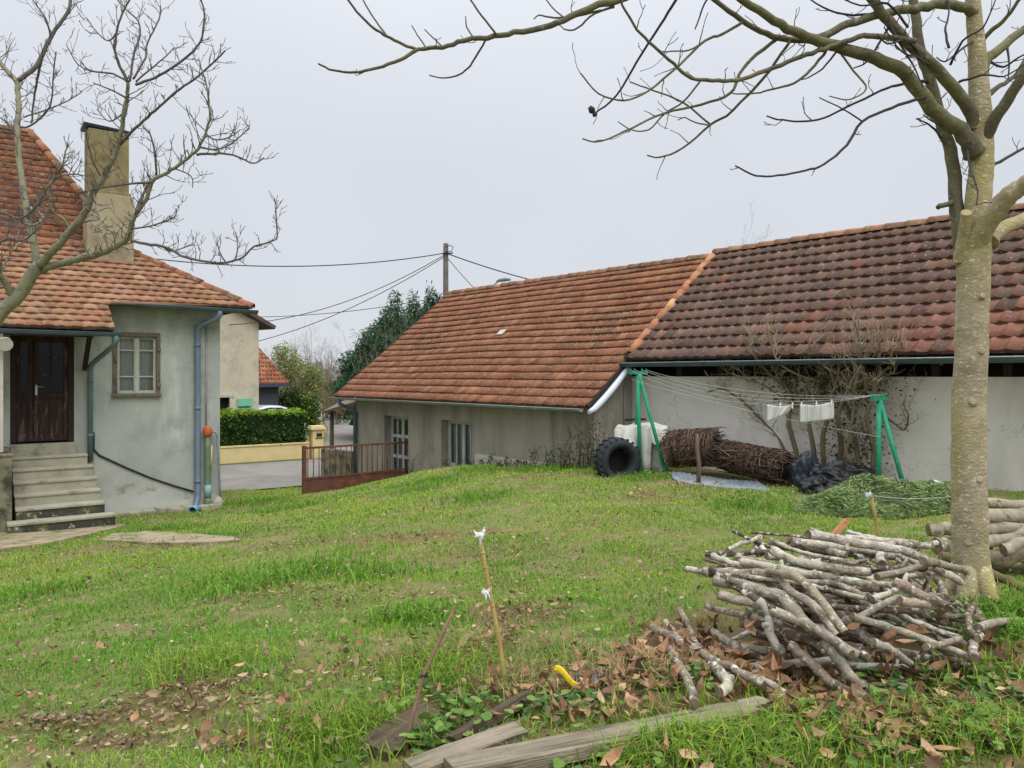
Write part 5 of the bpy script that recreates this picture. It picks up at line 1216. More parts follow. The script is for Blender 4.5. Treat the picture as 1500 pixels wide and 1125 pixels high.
# ------------------------------------------------------------------ bare climber on the wall
def wallD(px, off=.3):
    k = (px - CX) / F; P0 = B(0, 2.48, 0); t = (k * P0.y - P0.x) / (ax.x - k * ax.y); p = P0 + ax * t
    return p.y - off
T = Tree(41, .0026)
cl = thing('climber', 'leafless overgrown climber against the barn wall behind the washing', 'climber', P(1225, 700, wallD(1225)))
tan = M('tan_stem', srgb(166, 152, 126), srgb(132, 120, 100), 5, .9); dk = M('dark_stem', srgb(122, 108, 90), srgb(96, 86, 72), 5, .95, .4, 40, c4=srgb(100, 104, 58), s4=3, t4=.58, w4=.1)
mbs, mbt = MB(), MB()
stems = [([(1172, 700), (1166, 660), (1155, 620), (1160, 580), (1140, 545), (1120, 520)], 6), ([(1195, 705), (1192, 660), (1185, 610), (1200, 570), (1195, 530), (1185, 505)], 6), ([(1210, 705), (1205, 650), (1215, 600), (1225, 560), (1232, 520)], 6), ([(1220, 705), (1232, 660), (1228, 610), (1245, 565), (1262, 535), (1280, 500)], 7),
         ([(1262, 700), (1255, 660), (1248, 620), (1240, 590), (1225, 560), (1200, 540)], 5), ([(1275, 700), (1280, 660), (1270, 610), (1288, 560), (1287, 520), (1290, 490)], 6), ([(1265, 700), (1240, 670), (1245, 640), (1250, 600), (1252, 550), (1262, 505)], 5), ([(1160, 690), (1140, 640), (1110, 610), (1090, 590), (1060, 570), (1035, 575)], 3), ([(1180, 600), (1150, 585), (1120, 565), (1090, 555), (1065, 545)], 2.5), ([(1285, 600), (1310, 620), (1325, 630), (1330, 610), (1322, 590)], 2.5), ([(1255, 580), (1290, 555), (1310, 545)], 2.5), ([(1150, 570), (1120, 540), (1100, 515), (1098, 490)], 3), ([(1290, 545), (1310, 535), (1322, 520), (1320, 500)], 2.5),
         ([(1205, 560), (1170, 550), (1140, 530), (1128, 500), (1125, 480)], 3), ([(1240, 560), (1255, 530), (1258, 500), (1252, 470)], 3), ([(1275, 560), (1290, 530), (1310, 505)], 2.5)]
for k, (px, r0) in enumerate(stems):
    D0 = wallD(px[0][0], .42); c, rd_ = T.limb(mbs, px, r0 * .75, 1.2, D0, wallD(px[-1][0], .42) - D0 - .12, 6, lump=.12)
    T.sprout(mbt, c, rd_, .06, (.15, .45), 1, 2, up=.45, start=.25, rmax=.0065)
    T.sprout(mbt, c[len(c) // 2:], rd_[len(c) // 2:], .11, (.25, .6), 2, 2, up=.9, start=.0, rmax=.006)
mbs.build('stems', dk, cl); mbt.build('twigs', tan, cl)
r = np.random.default_rng(17); n = 2200
pxs = np.concatenate([r.normal(1215, 45, n), r.uniform(1110, 1300, n // 2), r.normal(1250, 30, n // 3)]); pys = np.concatenate([r.normal(562, 22, n), r.uniform(470, 560, n // 2), r.normal(650, 30, n // 3)])
dd = np.array([wallD(x, .34) for x in pxs]) + r.normal(0, .1, len(pxs)); pos = np.stack([(pxs - CX) / F * dd, dd, (HY - pys) / F * dd], 1)
ok = pos[:, 2] < .45; pos = pos[ok]; m_ = len(pos)
cols = cmix(m_, [(140, 116, 84), (104, 86, 64), (60, 70, 44), (72, 80, 48), (160, 138, 104)], [2, 3, 4, 3, 1], r)
v, t, c = batch(LEAF_V, LEAF_T, pos, rand_rot(m_, r), r.uniform(.03, .08, m_), cols); np_mesh('dry_leaves', v, t, c, MT['leaf'], parent=cl)

# weeds along the wing wall
WG = 'dark dead weeds along the barn wall'
rw = random.Random(6)
wl = [(655, 22), (688, 12), (706, 14), (718, 30), (743, 24), (758, 20), (781, 38), (801, 34), (810, 44), (821, 48), (829, 36), (836, 78), (846, 70), (856, 58), (862, 82), (868, 88), (877, 92), (732, 14), (770, 16), (672, 14), (604, 26)]
for k, (px, hpx) in enumerate(wl):
    kx = (px - CX) / F; P0 = B(0, 3.95, 0); t_ = (kx * P0.y - P0.x) / (ax.x - kx * ax.y); p = P0 + ax * t_ + bn * rw.uniform(.05, .45)
    p = P(px, 0, p.y); z0 = g1(p.x, p.y); hh = max(.18, (p.z * 0 + (HY - (690 - hpx)) / F * p.y) - z0)
    wd_ = thing('dead_weed', 'dark dry upright weed against the low barn wing wall', 'weed', (p.x, p.y, z0), WG)
    T_ = Tree(100 + k); mb = MB()
    for s_ in range(rw.randint(2, 4)):
        b0 = Vector((p.x + rw.gauss(0, .05), p.y + rw.gauss(0, .05), z0 - .02)); h2 = hh * rw.uniform(.6, 1.0)
        c = [b0 + Vector((rw.gauss(0, .012) * i, rw.gauss(0, .012) * i, h2 * i / 5)) for i in range(6)]; rd_ = [.008 * (1 - .13 * i) for i in range(6)]
        mb.tube(c, rd_, 5); T_.sprout(mb, c, rd_, .03, (.03, .07), 0, 1, up=2.0, start=.15, rmax=.005)
    mb.build('stems', M('weed_stem', srgb(66, 64, 50), srgb(88, 80, 62), 6, .95) if k == 0 else bpy.data.materials['weed_stem'], wd_)
    n = 60; r = np.random.default_rng(k); zz = z0 + r.random(n) ** 1.3 * hh * .8
    v, t, c = batch(NEED_V * np.array([2.2, 1, 1]), LEAF_T, np.stack([p.x + r.normal(0, .035, n), p.y + r.normal(0, .035, n), zz], 1), rand_rot(n, r), r.uniform(.03, .07, n), cmix(n, [(74, 78, 52), (92, 84, 62), (56, 64, 42)], [2, 1, 2], r)); np_mesh('leaves', v, t, c, MT['leaf'], parent=wd_)

# ------------------------------------------------------------------ stakes in the lawn
def rag(t, p, r0, seed, mat='rag', n=26):
    r = random.Random(seed); b = MB()
    for k in range(n):
        a = r.random() * 6.28; d_ = Vector((math.cos(a), math.sin(a), r.gauss(0, .6))).normalized()
        b.tube([p + d_ * r0 * .3 + UP * r.gauss(0, r0 * .25), p + d_ * r0 * .8, p + d_ * r0 * r.uniform(.9, 1.6) + UP * r.gauss(-.2, .8) * r0], [r0 * .16, r0 * .2, r0 * .07], 5)
    for z in (-.3, 0, .3): b.tube([p + Vector((math.cos(a) * r0 * .55, math.sin(a) * r0 * .55, z * r0)) for a in [6.283 * i / 10 for i in range(11)]], r0 * .2, 5)
    b.build('tie', MT[mat], t)
base = onground(743, 1012)
s1 = thing('bamboo_stake', 'thin bamboo stake with two white ties in the middle of the lawn', 'stake', base)
top = P(703, 786, base.y - .02); pts = catmull([base - UP * .05, P(732, 945, base.y), P(718, 870, base.y - .01), P(709, 820, base.y - .015), top], 4)
b = MB(); b.tube(pts, [.0135 - .004 * i / (len(pts) - 1) for i in range(len(pts))], 8)
for i in range(1, len(pts), 2): b.tube([pts[i] - UP * .003, pts[i] + UP * .003], .0132, 8)
b.build('cane', MT['bamboo'], s1); rag(s1, P(703, 784, base.y - .02), .023, 1); rag(s1, P(712, 868, base.y - .012), .022, 2)
gp_ = P(1288, 800, 5.75); s2 = thing('bamboo_stake', 'short yellowish stake with a white cord knot behind the branch pile', 'stake', (gp_.x, gp_.y, g1(gp_.x, gp_.y)))
b = MB(); b.tube([Vector((gp_.x + .02, gp_.y, g1(gp_.x, gp_.y) - .05)), P(1287, 790, 5.75), P(1282, 755, 5.75), P(1276, 727, 5.75)], .014, 8); b.build('cane', MT['bamboo'], s2); rag(s2, P(1272, 724, 5.75), .022, 3)
b = MB(); a = P(1274, 726, 5.75); e = P(1402, 727, 5.28); b.tube([a.lerp(e, i / 10) - UP * .02 * math.sin(math.pi * i / 10) for i in range(11)], .003, 5); tag(b.build('string', MT['cord']), 'thin string running from the short stake to the tree trunk', 'string')
base = onground(588, 1108)
s3 = thing('rusty_rod', 'leaning rusty iron rod with a dark knot, bottom centre', 'rod', base)
b = MB(); b.tube([base - UP * .05, P(604, 1050, base.y + .1), P(620, 990, base.y + .2), P(645, 935, base.y + .3), P(667, 888, base.y + .38)], [.010, .010, .0095, .009, .006], 8); b.build('rod', M('rod_rust', srgb(132, 104, 82), srgb(100, 76, 62), 14, .9, .3, 60), s3); rag(s3, P(621, 990, base.y + .2), .016, 7, 'wire', 12)
# yellow strip and grey film
c = onground(836, 1010); b = MB()
p0, p1 = P(814, 974, c.y - .06), P(851, 1001, c.y - .12); d_ = (p1 - p0); nrm_ = Vector((.25, -.5, .3)).normalized()
b.grid([[p0 + d_ * (i / 8) + Vector((.0, .0, .012 * math.sin(i * .8))) + Vector((-.012, .0, -.03)) * (j / 3) for i in range(9)] for j in range(4)]); 
tag(b.build('yellow_strip', MT['yellow_plastic'], solid=.006), 'bent strip of bright yellow plastic among the dead stalks', 'plastic strip')
crumple('plastic_film', 'scrap of crumpled grey plastic film behind the yellow strip', onground(873, 1006) + UP * .02, .12, .09, .05, 4, MT['grey_film'], 'plastic film')

# planks
def board(name, label, a, b_, w, th, mat, roll=0.0, seed=0, ex=.0):
    a, b_ = Vector(a), Vector(b_)
    if name == 'plank':
        lift = max(g1(*a.lerp(b_, k / 8).xy) + .02 - a.lerp(b_, k / 8).z for k in range(9)); a = a + UP * max(0, lift); b_ = b_ + UP * max(0, lift)
    d = (b_ - a).normalized(); s = d.cross(UP).normalized(); u = s.cross(d)
    if name == 'plank': PLK.append([((a + s * w * .55).x, (a + s * w * .55).y), ((b_ + s * w * .55).x, (b_ + s * w * .55).y), ((b_ - s * w * .55).x, (b_ - s * w * .55).y), ((a - s * w * .55).x, (a - s * w * .55).y)])
    s2_ = s * math.cos(roll) + u * math.sin(roll); u2 = d.cross(s2_) * -1
    r = random.Random(seed); mb = MB(); rows = []; n = 14
    for i in range(n + 1):
        f = i / n; c = a.lerp(b_, f); e = r.uniform(-.003, .003); ww = w / 2 * (1 + r.uniform(-.015, .015)); 
        rows.append([c - s2_ * ww + u2 * (-th / 2), c - s2_ * (ww + e) + u2 * th / 2, c + u2 * (th / 2 + r.uniform(-.002, .002)), c + s2_ * (ww - e) + u2 * th / 2, c + s2_ * ww - u2 * th / 2, c - s2_ * ww - u2 * th / 2])
    mb.grid(rows, smooth=False); mb.face(rows[0][:5]); mb.face(list(reversed(rows[-1][:5])))
    o = mb.build(name, mat); an = math.atan2(d.y, d.x); o.data.transform(Matrix.Rotation(-an, 4, 'Z')); o.rotation_euler.z = an
    tag(o, label, 'plank' if name == 'plank' else 'offcut')
def og(px, py, dz): p = onground(px, py); return p + UP * dz
PLK = []
board('plank', 'long pale weathered plank lying under the loose branches, bottom centre', og(660, 1150, .05), og(1130, 1046, .035), .17, .05, MT['plank'], .12, 1)
board('plank', 'short pale board end poking out behind the long plank', og(600, 1140, .02), og(762, 1083, .03), .10, .045, MT['plank'], -.1, 2)
board('plank', 'brown rotten plank slanting up through the green plants, bottom centre', og(655, 1100, .03), og(775, 1034, .05), .07, .05, MT['plank_dark'], .3, 3)
board('plank', 'dark mossy board lying left of the leaning rusty rod', og(545, 1110, .01), og(640, 1055, .02), .17, .04, MT['plank_dark'], -.15, 4)
board('wood_offcut', 'orange brown offcut sticking up behind the branch pile', P(1214, 792, 5.35), P(1240, 762, 5.45), .05, .03, M('orange_wood', srgb(186, 132, 92), srgb(160, 108, 76), 8), .4, 5)

# ------------------------------------------------------------------ branch pile
PG = 'cut branches in the tangled pile'
scol = [(srgb(206, 196, 178), 4), (srgb(184, 172, 152), 3), (srgb(218, 212, 198), 3), (srgb(130, 114, 96), 3), (srgb(168, 162, 132), 1.5), (srgb(104, 90, 76), 2.5)]
SLIGHT = [(srgb(200, 190, 172), 4), (srgb(182, 170, 150), 3), (srgb(212, 206, 192), 2), (srgb(164, 150, 130), 2)]
def stick(pts, r0, r1, label, seed, group=PG, fork=None, cat='branch'):
    r = random.Random(seed)
    c = catmull([Vector(p) for p in pts], 4); m_ = len(c)
    rad = [(r0 + (r1 - r0) * i / (m_ - 1)) * (1 + r.uniform(-.07, .07)) for i in range(m_)]
    for i in range(1, m_ - 1): c[i] = c[i] + Vector((r.gauss(0, 1), r.gauss(0, 1), r.gauss(0, 1))) * r0 * .12
    pal_ = scol if seed >= 1000 else SLIGHT
    mb = MB(); base_col = jit(r.choices([x[0] for x in pal_], [x[1] for x in pal_])[0], .15, r)
    mb.tube(c, rad, 9, base_col, cap=False, lump=.07, lr=r)
    for k in range(r.randint(0, 2)):   # cut side knots
        i = r.randint(2, m_ - 3); o = Vector((r.gauss(0, 1), r.gauss(0, 1), r.gauss(.4, .7))).normalized(); mb.tube([c[i], c[i] + o * rad[i] * r.uniform(1.4, 2.6)], [rad[i] * .6, rad[i] * .45], 7, base_col)
    if fork: mb.tube(catmull([Vector(p) for p in fork], 3), [r0 * .7] * (3 * (len(fork) - 1) + 1), 8, base_col, lump=.07, lr=r)
    o = mb.build('branch', MT['stick']); tag(o, label, cat, group)
    for p, q_, rr in ((c[0], c[1], rad[0]), (c[-1], c[-2], rad[-1])):
        e = MB(); d = (p - q_).normalized(); e.tube([p - d * .002, p + d * .003], rr * .96, 9); e.build('cut_end', MT['cutwood'], o)
    return o
# heightmap stacking
HX0, HY0, CS, HN = .6, 3.2, .03, 110
hx = HX0 + CS * np.arange(HN); hy = HY0 + CS * np.arange(HN); GX, GY = np.meshgrid(hx, hy, indexing='ij')
HM = gz(GX, GY)
def cell(x, y): return min(HN - 1, max(0, int((x - HX0) / CS))), min(HN - 1, max(0, int((y - HY0) / CS)))
rs = random.Random(77)
PC = Vector((1.98, 4.42)); n_st = 0
PL = ['crooked grey branch in the body of the tangled branch pile beside the tree trunk']
for i in range(6000):
    f = n_st / 260
    if n_st > 230: break
    shrink = 1.05 - .35 * f
    ang = rs.gauss(math.radians(-38), .48) if rs.random() < .8 else rs.uniform(-1.6, 1.6)
    L = rs.uniform(.4, .95) * (1 - .1 * f); r0 = rs.choice((.010, .013, .015, .017, .020, .024)) * rs.uniform(.9, 1.1)
    cx0 = PC.x + .04 + rs.gauss(0, .36) * shrink; cy0 = PC.y + rs.gauss(0, .36) * shrink
    d = Vector((math.cos(ang), math.sin(ang))); 
    if abs(cx0 - PC.x) > .72 or abs(cy0 - PC.y) > .66: continue
    bend = rs.gauss(0, .08) * L; bz = rs.gauss(0, .014)
    S = 13; xs_ = [cx0 + d.x * L * (k / (S - 1) - .5) - d.y * bend * (1 - (2 * k / (S - 1) - 1) ** 2) for k in range(S)]; ys_ = [cy0 + d.y * L * (k / (S - 1) - .5) + d.x * bend * (1 - (2 * k / (S - 1) - 1) ** 2) for k in range(S)]
    hs = np.array([max(HM[cell(x + ox, y + oy)] for ox in (-.015, .015) for oy in (-.015, .015)) for x, y in zip(xs_, ys_)])
    tt = np.linspace(-.5, .5, S)
    best = None
    for sl in np.linspace(-.6, .6, 25):
        off = (hs - sl * tt).max(); pr = off + 0.12 * abs(sl)
        if best is None or pr < best[0]: best = (pr, sl, off)
    _, sl, off = best
    if off > -1.03: continue
    zs = off + sl * tt + r0 * .45
    if zs.max() > -1.05: continue
    if any(x / y > .625 or (x / y > .565 and -z / y < .29) for x, y, z in zip(xs_, ys_, zs)): continue
    if min(x / y for x, y in zip(xs_, ys_)) < .235 and rs.random() < .85: continue
    # keep clear of the trunk
    if min((x - 3.18) ** 2 + (y - 5.27) ** 2 for x, y in zip(xs_, ys_)) < .2 ** 2: continue
    for x, y, z in zip(xs_, ys_, zs):
        a_, b_ = cell(x, y); 
        for da in (0, 1):
            HM[min(HN - 1, a_ + da), b_] = max(HM[min(HN - 1, a_ + da), b_], z + r0 * .75)
    idx_ = (0, 3, 6, 9, 12)
    stick([(xs_[k], ys_[k], zs[k] + bz * math.sin(k)) for k in idx_], r0, r0 * rs.uniform(.7, .95), PL[0], 1000 + i); n_st += 1
print('pile sticks', n_st)
def surf(px, py, lift=.02):
    """point on the pile surface seen at a pixel"""
    for D in np.linspace(3.2, 6.2, 400):
        x, z = (px - CX) / F * D, (HY - py) / F * D
        i, j = int((x - HX0) / CS), int((D - HY0) / CS)
        h = HM[i, j] if 0 <= i < HN and 0 <= j < HN else g1(x, D)
        if z < h + lift: return P(px, py, float(D))
    return P(px, py, 6.0)
def pstick(px, r, label, seed, d0=None, fork=None, group=PG):
    raw = [surf(*q_) for q_ in px]
    # straight depth trend through the sampled depths, kept in front of the pile
    t_ = np.linspace(0, 1, len(raw)); D_s = np.array([p.y for p in raw]); k1, k0 = np.polyfit(t_, D_s, 1); fit = k0 + k1 * t_; fit -= max(0, (fit - D_s).max()) * .75
    pts = [P(x, y, float(d)) for (x, y), d in zip(px, fit)]
    fk = [P(x, y, float(fit.mean())) for x, y in fork] if fork else None
    return stick(pts, r * .9 * fit[0] / F, r * .77 * fit[-1] / F, label, seed, group, fk)
pstick([(1031, 837), (1095, 841), (1141, 839), (1172, 848), (1203, 879), (1238, 926)], 8, 'pale branch bent like a dog leg over the left side of the pile', 1)
pstick([(1087, 823), (1135, 832), (1180, 841), (1240, 850), (1280, 858)], 7, 'slim straight branch lying just above the dog-leg branch', 2)
pstick([(1048, 850), (1100, 862), (1145, 876), (1187, 918), (1257, 961)], 10, 'thick lichen spotted branch slanting down the front of the pile', 3)
pstick([(1056, 872), (1110, 886), (1153, 901), (1203, 926), (1247, 958)], 8.5, 'grey branch running just below the thick lichen spotted one', 4)
pstick([(1184, 783), (1260, 796), (1334, 810), (1372, 833), (1406, 852)], 7.5, 'long pale branch along the top of the pile ending by the trunk', 5)
pstick([(1160, 793), (1215, 799), (1265, 806), (1310, 815)], 7, 'pale branch at the very top back of the pile', 6)
pstick([(1352, 822), (1375, 826), (1410, 835), (1452, 846)], 7, 'pinkish branch lying across the foot of the trunk', 7)
pstick([(1110, 879), (1126, 900), (1129, 930), (1147, 957)], 8, 'short crooked upright branch at the left of the pile', 8)
pstick([(1157, 945), (1185, 968), (1211, 995), (1240, 1012), (1269, 1022)], 8.5, 'bare branch sloping into the dead leaves at the pile front', 9)
pstick([(1205, 938), (1225, 960), (1245, 988), (1262, 1008)], 9, 'thick branch with an orange cut end at the pile front', 10)
pstick([(1278, 940), (1305, 952), (1333, 972)], 7, 'short branch jutting out low at the right front of the pile', 11)
pstick([(1356, 948), (1380, 943), (1406, 936)], 6, 'short thin branch low at the right end of the pile', 12)
pstick([(1433, 920), (1460, 911), (1490, 909)], 7, 'pale branch lying in the grass right of the trunk', 13)
pstick([(1130, 805), (1165, 822), (1210, 832), (1275, 838)], 8, 'grey branch crossing the upper middle of the pile', 14)
pstick([(1140, 843), (1160, 868), (1190, 885), (1225, 930)], 7, 'thin branch forking under the dog-leg branch', 15)
pstick([(1285, 845), (1320, 838), (1360, 826)], 6, 'slender brown branch slanting up to the right on the pile top', 16)
pstick([(1310, 852), (1345, 868), (1385, 886)], 8, 'straight grey branch at the right shoulder of the pile', 17)
pstick([(1318, 880), (1350, 884), (1380, 888)], 8, 'short stout branch with a dark cut end at the right of the pile', 18)
LG = 'loose branches in front of the pile'
def lst(px, r, label, seed, fork=None, dz=.06):
    pts = [onground(x, y) + UP * (dz + r * 3.6 / F) for x, y in px]
    o = stick(pts, r * 3.5 / F, r * 3.2 / F, label, seed, LG, [onground(x, y) + UP * dz for x, y in fork] if fork else None)
lst([(955, 940), (985, 957), (1017, 975), (1068, 1004), (1118, 1030)], 8, 'long straight loose branch pointing at the long plank', 21)
lst([(996, 912), (1008, 938), (1024, 972)], 6.5, 'short loose branch at the far left of the pile', 22)
lst([(980, 975), (996, 1000), (1010, 1030), (1018, 1058)], 7.5, 'white peeling loose branch lying across the long plank', 23)
lst([(1042, 1000), (1058, 1014), (1066, 1034), (1054, 1042)], 8.5, 'short hooked loose branch on the long plank', 24)
lst([(1106, 1010), (1128, 1026), (1152, 1042)], 5.5, 'thin loose branch end beyond the long straight one', 25)
lst([(975, 930), (988, 948), (1000, 962)], 6, 'stubby loose branch tucked beside the far left one', 26)
lst([(1040, 945), (1075, 968), (1110, 975), (1150, 985)], 8, 'mossy loose branch half under the left edge of the pile', 27)

# logs behind the tree
LGG = 'thick logs stacked behind the tree'
def logp(px, r, D, label, seed, mat='log'):
    rr = random.Random(seed); pts = catmull([P(x, y, d) for (x, y), d in zip(px, D)], 4); rad = [r * .8 * pts[0].y / F * (1 + rr.uniform(-.1, .1)) for _ in pts]
    for i_ in range(1, len(pts) - 1): pts[i_] = pts[i_] + Vector((0, rr.gauss(0, .012), rr.gauss(0, .012)))
    mb = MB(); mb.tube(pts, rad, 14, lump=.05, lr=rr, cap=False)
    for k in range(2):
        i = rr.randint(2, len(pts) - 3); o = Vector((rr.gauss(0, .6), -.8, rr.gauss(.2, .5))).normalized(); mb.tube([pts[i], pts[i] + o * rad[i] * 1.25], [rad[i] * .5, rad[i] * .36], 9)
    o = mb.build('log', MT[mat]); tag(o, label, 'log', LGG)
    for p, q_, k in ((pts[0], pts[1], rad[0]), (pts[-1], pts[-2], rad[-1])):
        e = MB(); d = (p - q_).normalized(); e.tube([p - d * .003, p + d * .004], k * .97, 14); e.build('cut_end', MT['cutwood'], o)
logp([(1443, 738), (1480, 738), (1530, 741)], 9, (6.3, 6.35, 6.4), 'thin log on top of the log stack right of the trunk', 1)
logp([(1425, 757), (1470, 757), (1540, 752)], 14, (6.2, 6.25, 6.3), 'thick log with a knot, second from the top of the log stack', 2)
logp([(1360, 776), (1420, 776), (1480, 774), (1550, 770)], 12, (6.1, 6.15, 6.2, 6.2), 'long log whose rounded pale end sticks out left of the trunk', 3)
logp([(1420, 800), (1470, 790), (1540, 772)], 12, (6.05, 6.1, 6.15), 'log tilted up to the right in the middle of the stack', 4)
logp([(1372, 800), (1420, 812), (1470, 818), (1550, 812)], 15, (6.0, 6.05, 6.1, 6.1), 'heavy whitish log low in the stack right of the trunk', 5)
logp([(1470, 806), (1500, 792), (1545, 780)], 11, (5.95, 5.95, 6.0), 'forked looking log leaning on the heavy whitish log', 6)
logp([(1378, 815), (1400, 822), (1430, 832)], 10, (5.9, 5.9, 5.85), 'mossy green log end low at the left of the trunk', 7, 'log_moss')
logp([(1440, 835), (1468, 848), (1500, 862)], 9, (5.7, 5.6, 5.5), 'mossy log sloping to the ground right of the trunk', 8, 'log_moss')
logp([(1370, 793), (1410, 796), (1450, 800)], 8, (6.3, 6.3, 6.3), 'dark small log under the log end left of the trunk', 9, 'log_moss')
logp([(1440, 838), (1490, 838), (1550, 836)], 13, (6.3, 6.3, 6.3), 'shaded bottom log of the stack right of the trunk', 10, 'log_moss')
# ------------------------------------------------------------------ lawn
def inpoly(x, y, poly):
    poly = np.asarray(poly); res = np.zeros(len(x), bool); j = len(poly) - 1
    for i in range(len(poly)):
        xi, yi = poly[i]; xj, yj = poly[j]
        c = ((yi > y) != (yj > y)) & (x < (xj - xi) * (y - yi) / (yj - yi + 1e-12) + xi); res ^= c; j = i
    return res
def ll2(pts): return [(p.x, p.y) for p in pts]
HOUSE = ll2([H(.02, .02, 0), H(-9.5, .02, 0), H(-9.5, -9, 0), H(.02, -9, 0)])
STEPS = ll2([H(-2.1, 2.0, 0), H(-4.0, 2.0, 0), H(-4.0, 0, 0), H(-2.1, 0, 0)])
BARN = ll2([B(.75, 3.82, 0), B(10.2, 3.82, 0), B(10.2, 2.68, 0), B(21, 2.68, 0), B(21, -5, 0), B(.75, -5, 0)])
PILE = [(1.3, 4.35), (1.65, 4.05), (2.3, 4.05), (2.6, 4.5), (2.5, 5.0), (2.0, 5.1), (1.4, 4.85)]
def pxpoly(pp): return [(lambda q: (q.x, q.y))(onground(x, y)) for x, y in pp]
BED = pxpoly([(540, 1125), (600, 1050), (690, 985), (760, 975), (860, 970), (930, 940), (960, 900), (1060, 890)]) + [(2.8, 4.3), (4.5, 4.8), (4.5, 1.5), (-.6, 2.2)]
SHEETS = pxpoly([(985, 712), (1150, 708), (1150, 690), (985, 690)])
# bare earth patches: (px,py, rx, ry(m), strength)
PATCH = [(600, 788, .9, .32, .97), (170, 1052, .55, .16, .95), (70, 1066, .35, .14, .8), (255, 1022, .3, .12, .8), (180, 1092, .24, .1, .97), (760, 905, .35, .25, .75), (722, 945, .35, .2, .75), (800, 700, .8, .4, .7), (950, 728, .6, .3, .7), (500, 985, .4, .2, .5), (300, 1035, .4, .14, .6), (330, 1005, .3, .1, .6), (430, 1060, .4, .12, .6), (640, 960, .3, .2, .6), (400, 870, .5, .3, .35), (560, 880, .8, .4, .3), (230, 800, .8, .3, .4), (440, 800, 1.0, .4, .3), (380, 1095, .3, .1, .7), (120, 760, .8, .5, .7), (215, 755, .5, .4, .6), (1010, 712, .5, .3, .7), (720, 812, .6, .3, .5)]
PW = [(onground(x, y), a, b_, s) for x, y, a, b_, s in PATCH]
def bare(x, y):
    d = np.zeros(len(x))
    wob = (vnoise(x, y, 4.5, 31) - .5) * 1.1 + (vnoise(x, y, 14, 33) - .5) * .6
    for p, a, b_, s in PW:
        q_ = np.sqrt(((x - p.x) / a) ** 2 + ((y - p.y) / b_) ** 2) + wob
        d = np.maximum(d, s * np.clip((1.25 - q_) / .45, 0, 1))
    return d
def zone(x, y):
    ok = ~(inpoly(x, y, HOUSE) | inpoly(x, y, STEPS) | inpoly(x, y, BARN) | inpoly(x, y, PILE) | inpoly(x, y, SHEETS))
    for s_ in SL: ok &= ~(inpoly(x, y, s_) & (vnoise(x, y, 5.5, 90) < .7))
    for s_ in PLK: ok &= ~inpoly(x, y, s_)
    nd = (x + 7.9) * (-.588) + (y - 21) * .809
    ok &= nd < -.1
    ok &= ((x - 3.16) ** 2 + (y - 5.27) ** 2) > .16 ** 2
    return ok
bands = [(2.0, 3.2, 7500, .0042, .052), (3.2, 4.5, 6500, .0045, .05), (4.5, 6.5, 4200, .0055, .048), (6.5, 9, 2800, .007, .048), (9, 13, 1600, .010, .05), (13, 22, 800, .014, .06)]
r = np.random.default_rng(100); VX, TX, CXs = [], [], []; koff = 0
G1c = np.array([srgb(150, 186, 72), srgb(132, 173, 65), srgb(168, 190, 88), srgb(112, 153, 61)]); DRY = np.array([srgb(200, 188, 132), srgb(184, 172, 118), srgb(168, 150, 108)])
def blades(x, y, w, h, lean, col):
    n = len(x); z = gz(x, y) - .004
    a = r.uniform(0, 6.283, n); dx, dy = np.cos(a), np.sin(a); b_ = a + math.pi / 2 + r.normal(0, .5, n); wx, wy = np.cos(b_), np.sin(b_)
    h = h * r.uniform(.55, 1.35, n); l = lean * r.uniform(.3, 1.5, n); w = w * r.uniform(.7, 1.3, n)
    base = np.stack([x, y, z], 1); wv = np.stack([wx * w / 2, wy * w / 2, np.zeros(n)], 1)
    mid = base + np.stack([dx * l * .4 * h, dy * l * .4 * h, .62 * h], 1); tip = base + np.stack([dx * l * h, dy * l * h, h * np.clip(1.05 - .45 * l, .25, 1)], 1)
    v = np.stack([base - wv, base + wv, mid + wv * .8, mid - wv * .8, tip], 1).reshape(-1, 3)
    t0 = (np.arange(n) * 5)[:, None]; t = np.stack([t0 + np.array([0, 1, 2]), t0 + np.array([0, 2, 3]), t0 + np.array([3, 2, 4])], 1).reshape(-1, 3)
    return v, t, np.repeat(col, 3, 0)
parts = []
for (d0, d1, den, w, h) in bands:
    xm = .75 * d1 + 1.0; n = int((2 * xm) * (d1 - d0) * den)
    x = r.uniform(-xm, xm, n); y = r.uniform(d0, d1, n)
    k = (np.abs(x) < .74 * y + .8) & zone(x, y); x, y = x[k], y[k]
    br = bare(x, y); inbed = inpoly(x, y, BED)
    dens = .45 + .55 * vnoise(x, y, .9, 7) + .35 * (vnoise(x, y, 3.4, 8) - .5)
    keep = r.random(len(x)) < np.clip(dens, .2, 1) * (1 - br) * np.where(vnoise(x, y, 5.5, 91) * .6 + vnoise(x, y, 1.6, 92) * .4 > .64, .25, 1) * np.where(inbed, .22, 1); x, y = x[keep], y[keep]; inbed = inbed[keep]; n = len(x)
    tall = vnoise(x, y, 1.7, 12); hh = h * (.55 + .9 * tall ** 1.5) * np.where(inbed, 1.35, 1)
    k1 = vnoise(x, y, .55, 21) * .6 + vnoise(x, y, 2.2, 22) * .4
    col = G1c[r.choice(4, n, p=[.35, .3, .2, .15])]
    yel = np.array([1.16, 1.04, .9]); dkg = np.array([.66, .84, .7]); kk = np.clip((k1 - .3) / .4, 0, 1)[:, None]
    col = col * (dkg * (1 - kk) + yel * kk) * r.uniform(.75, 1.25, (n, 1))
    col[inbed] *= np.array([1.15, 1.06, .9])
    dry = r.random(n) < (.07 + .22 * np.clip(vnoise(x, y, 1.3, 44) - .45, 0, 1) * 2); col[dry] = DRY[r.choice(3, dry.sum())]
    parts.append(blades(x, y, w, hh, .75, col))
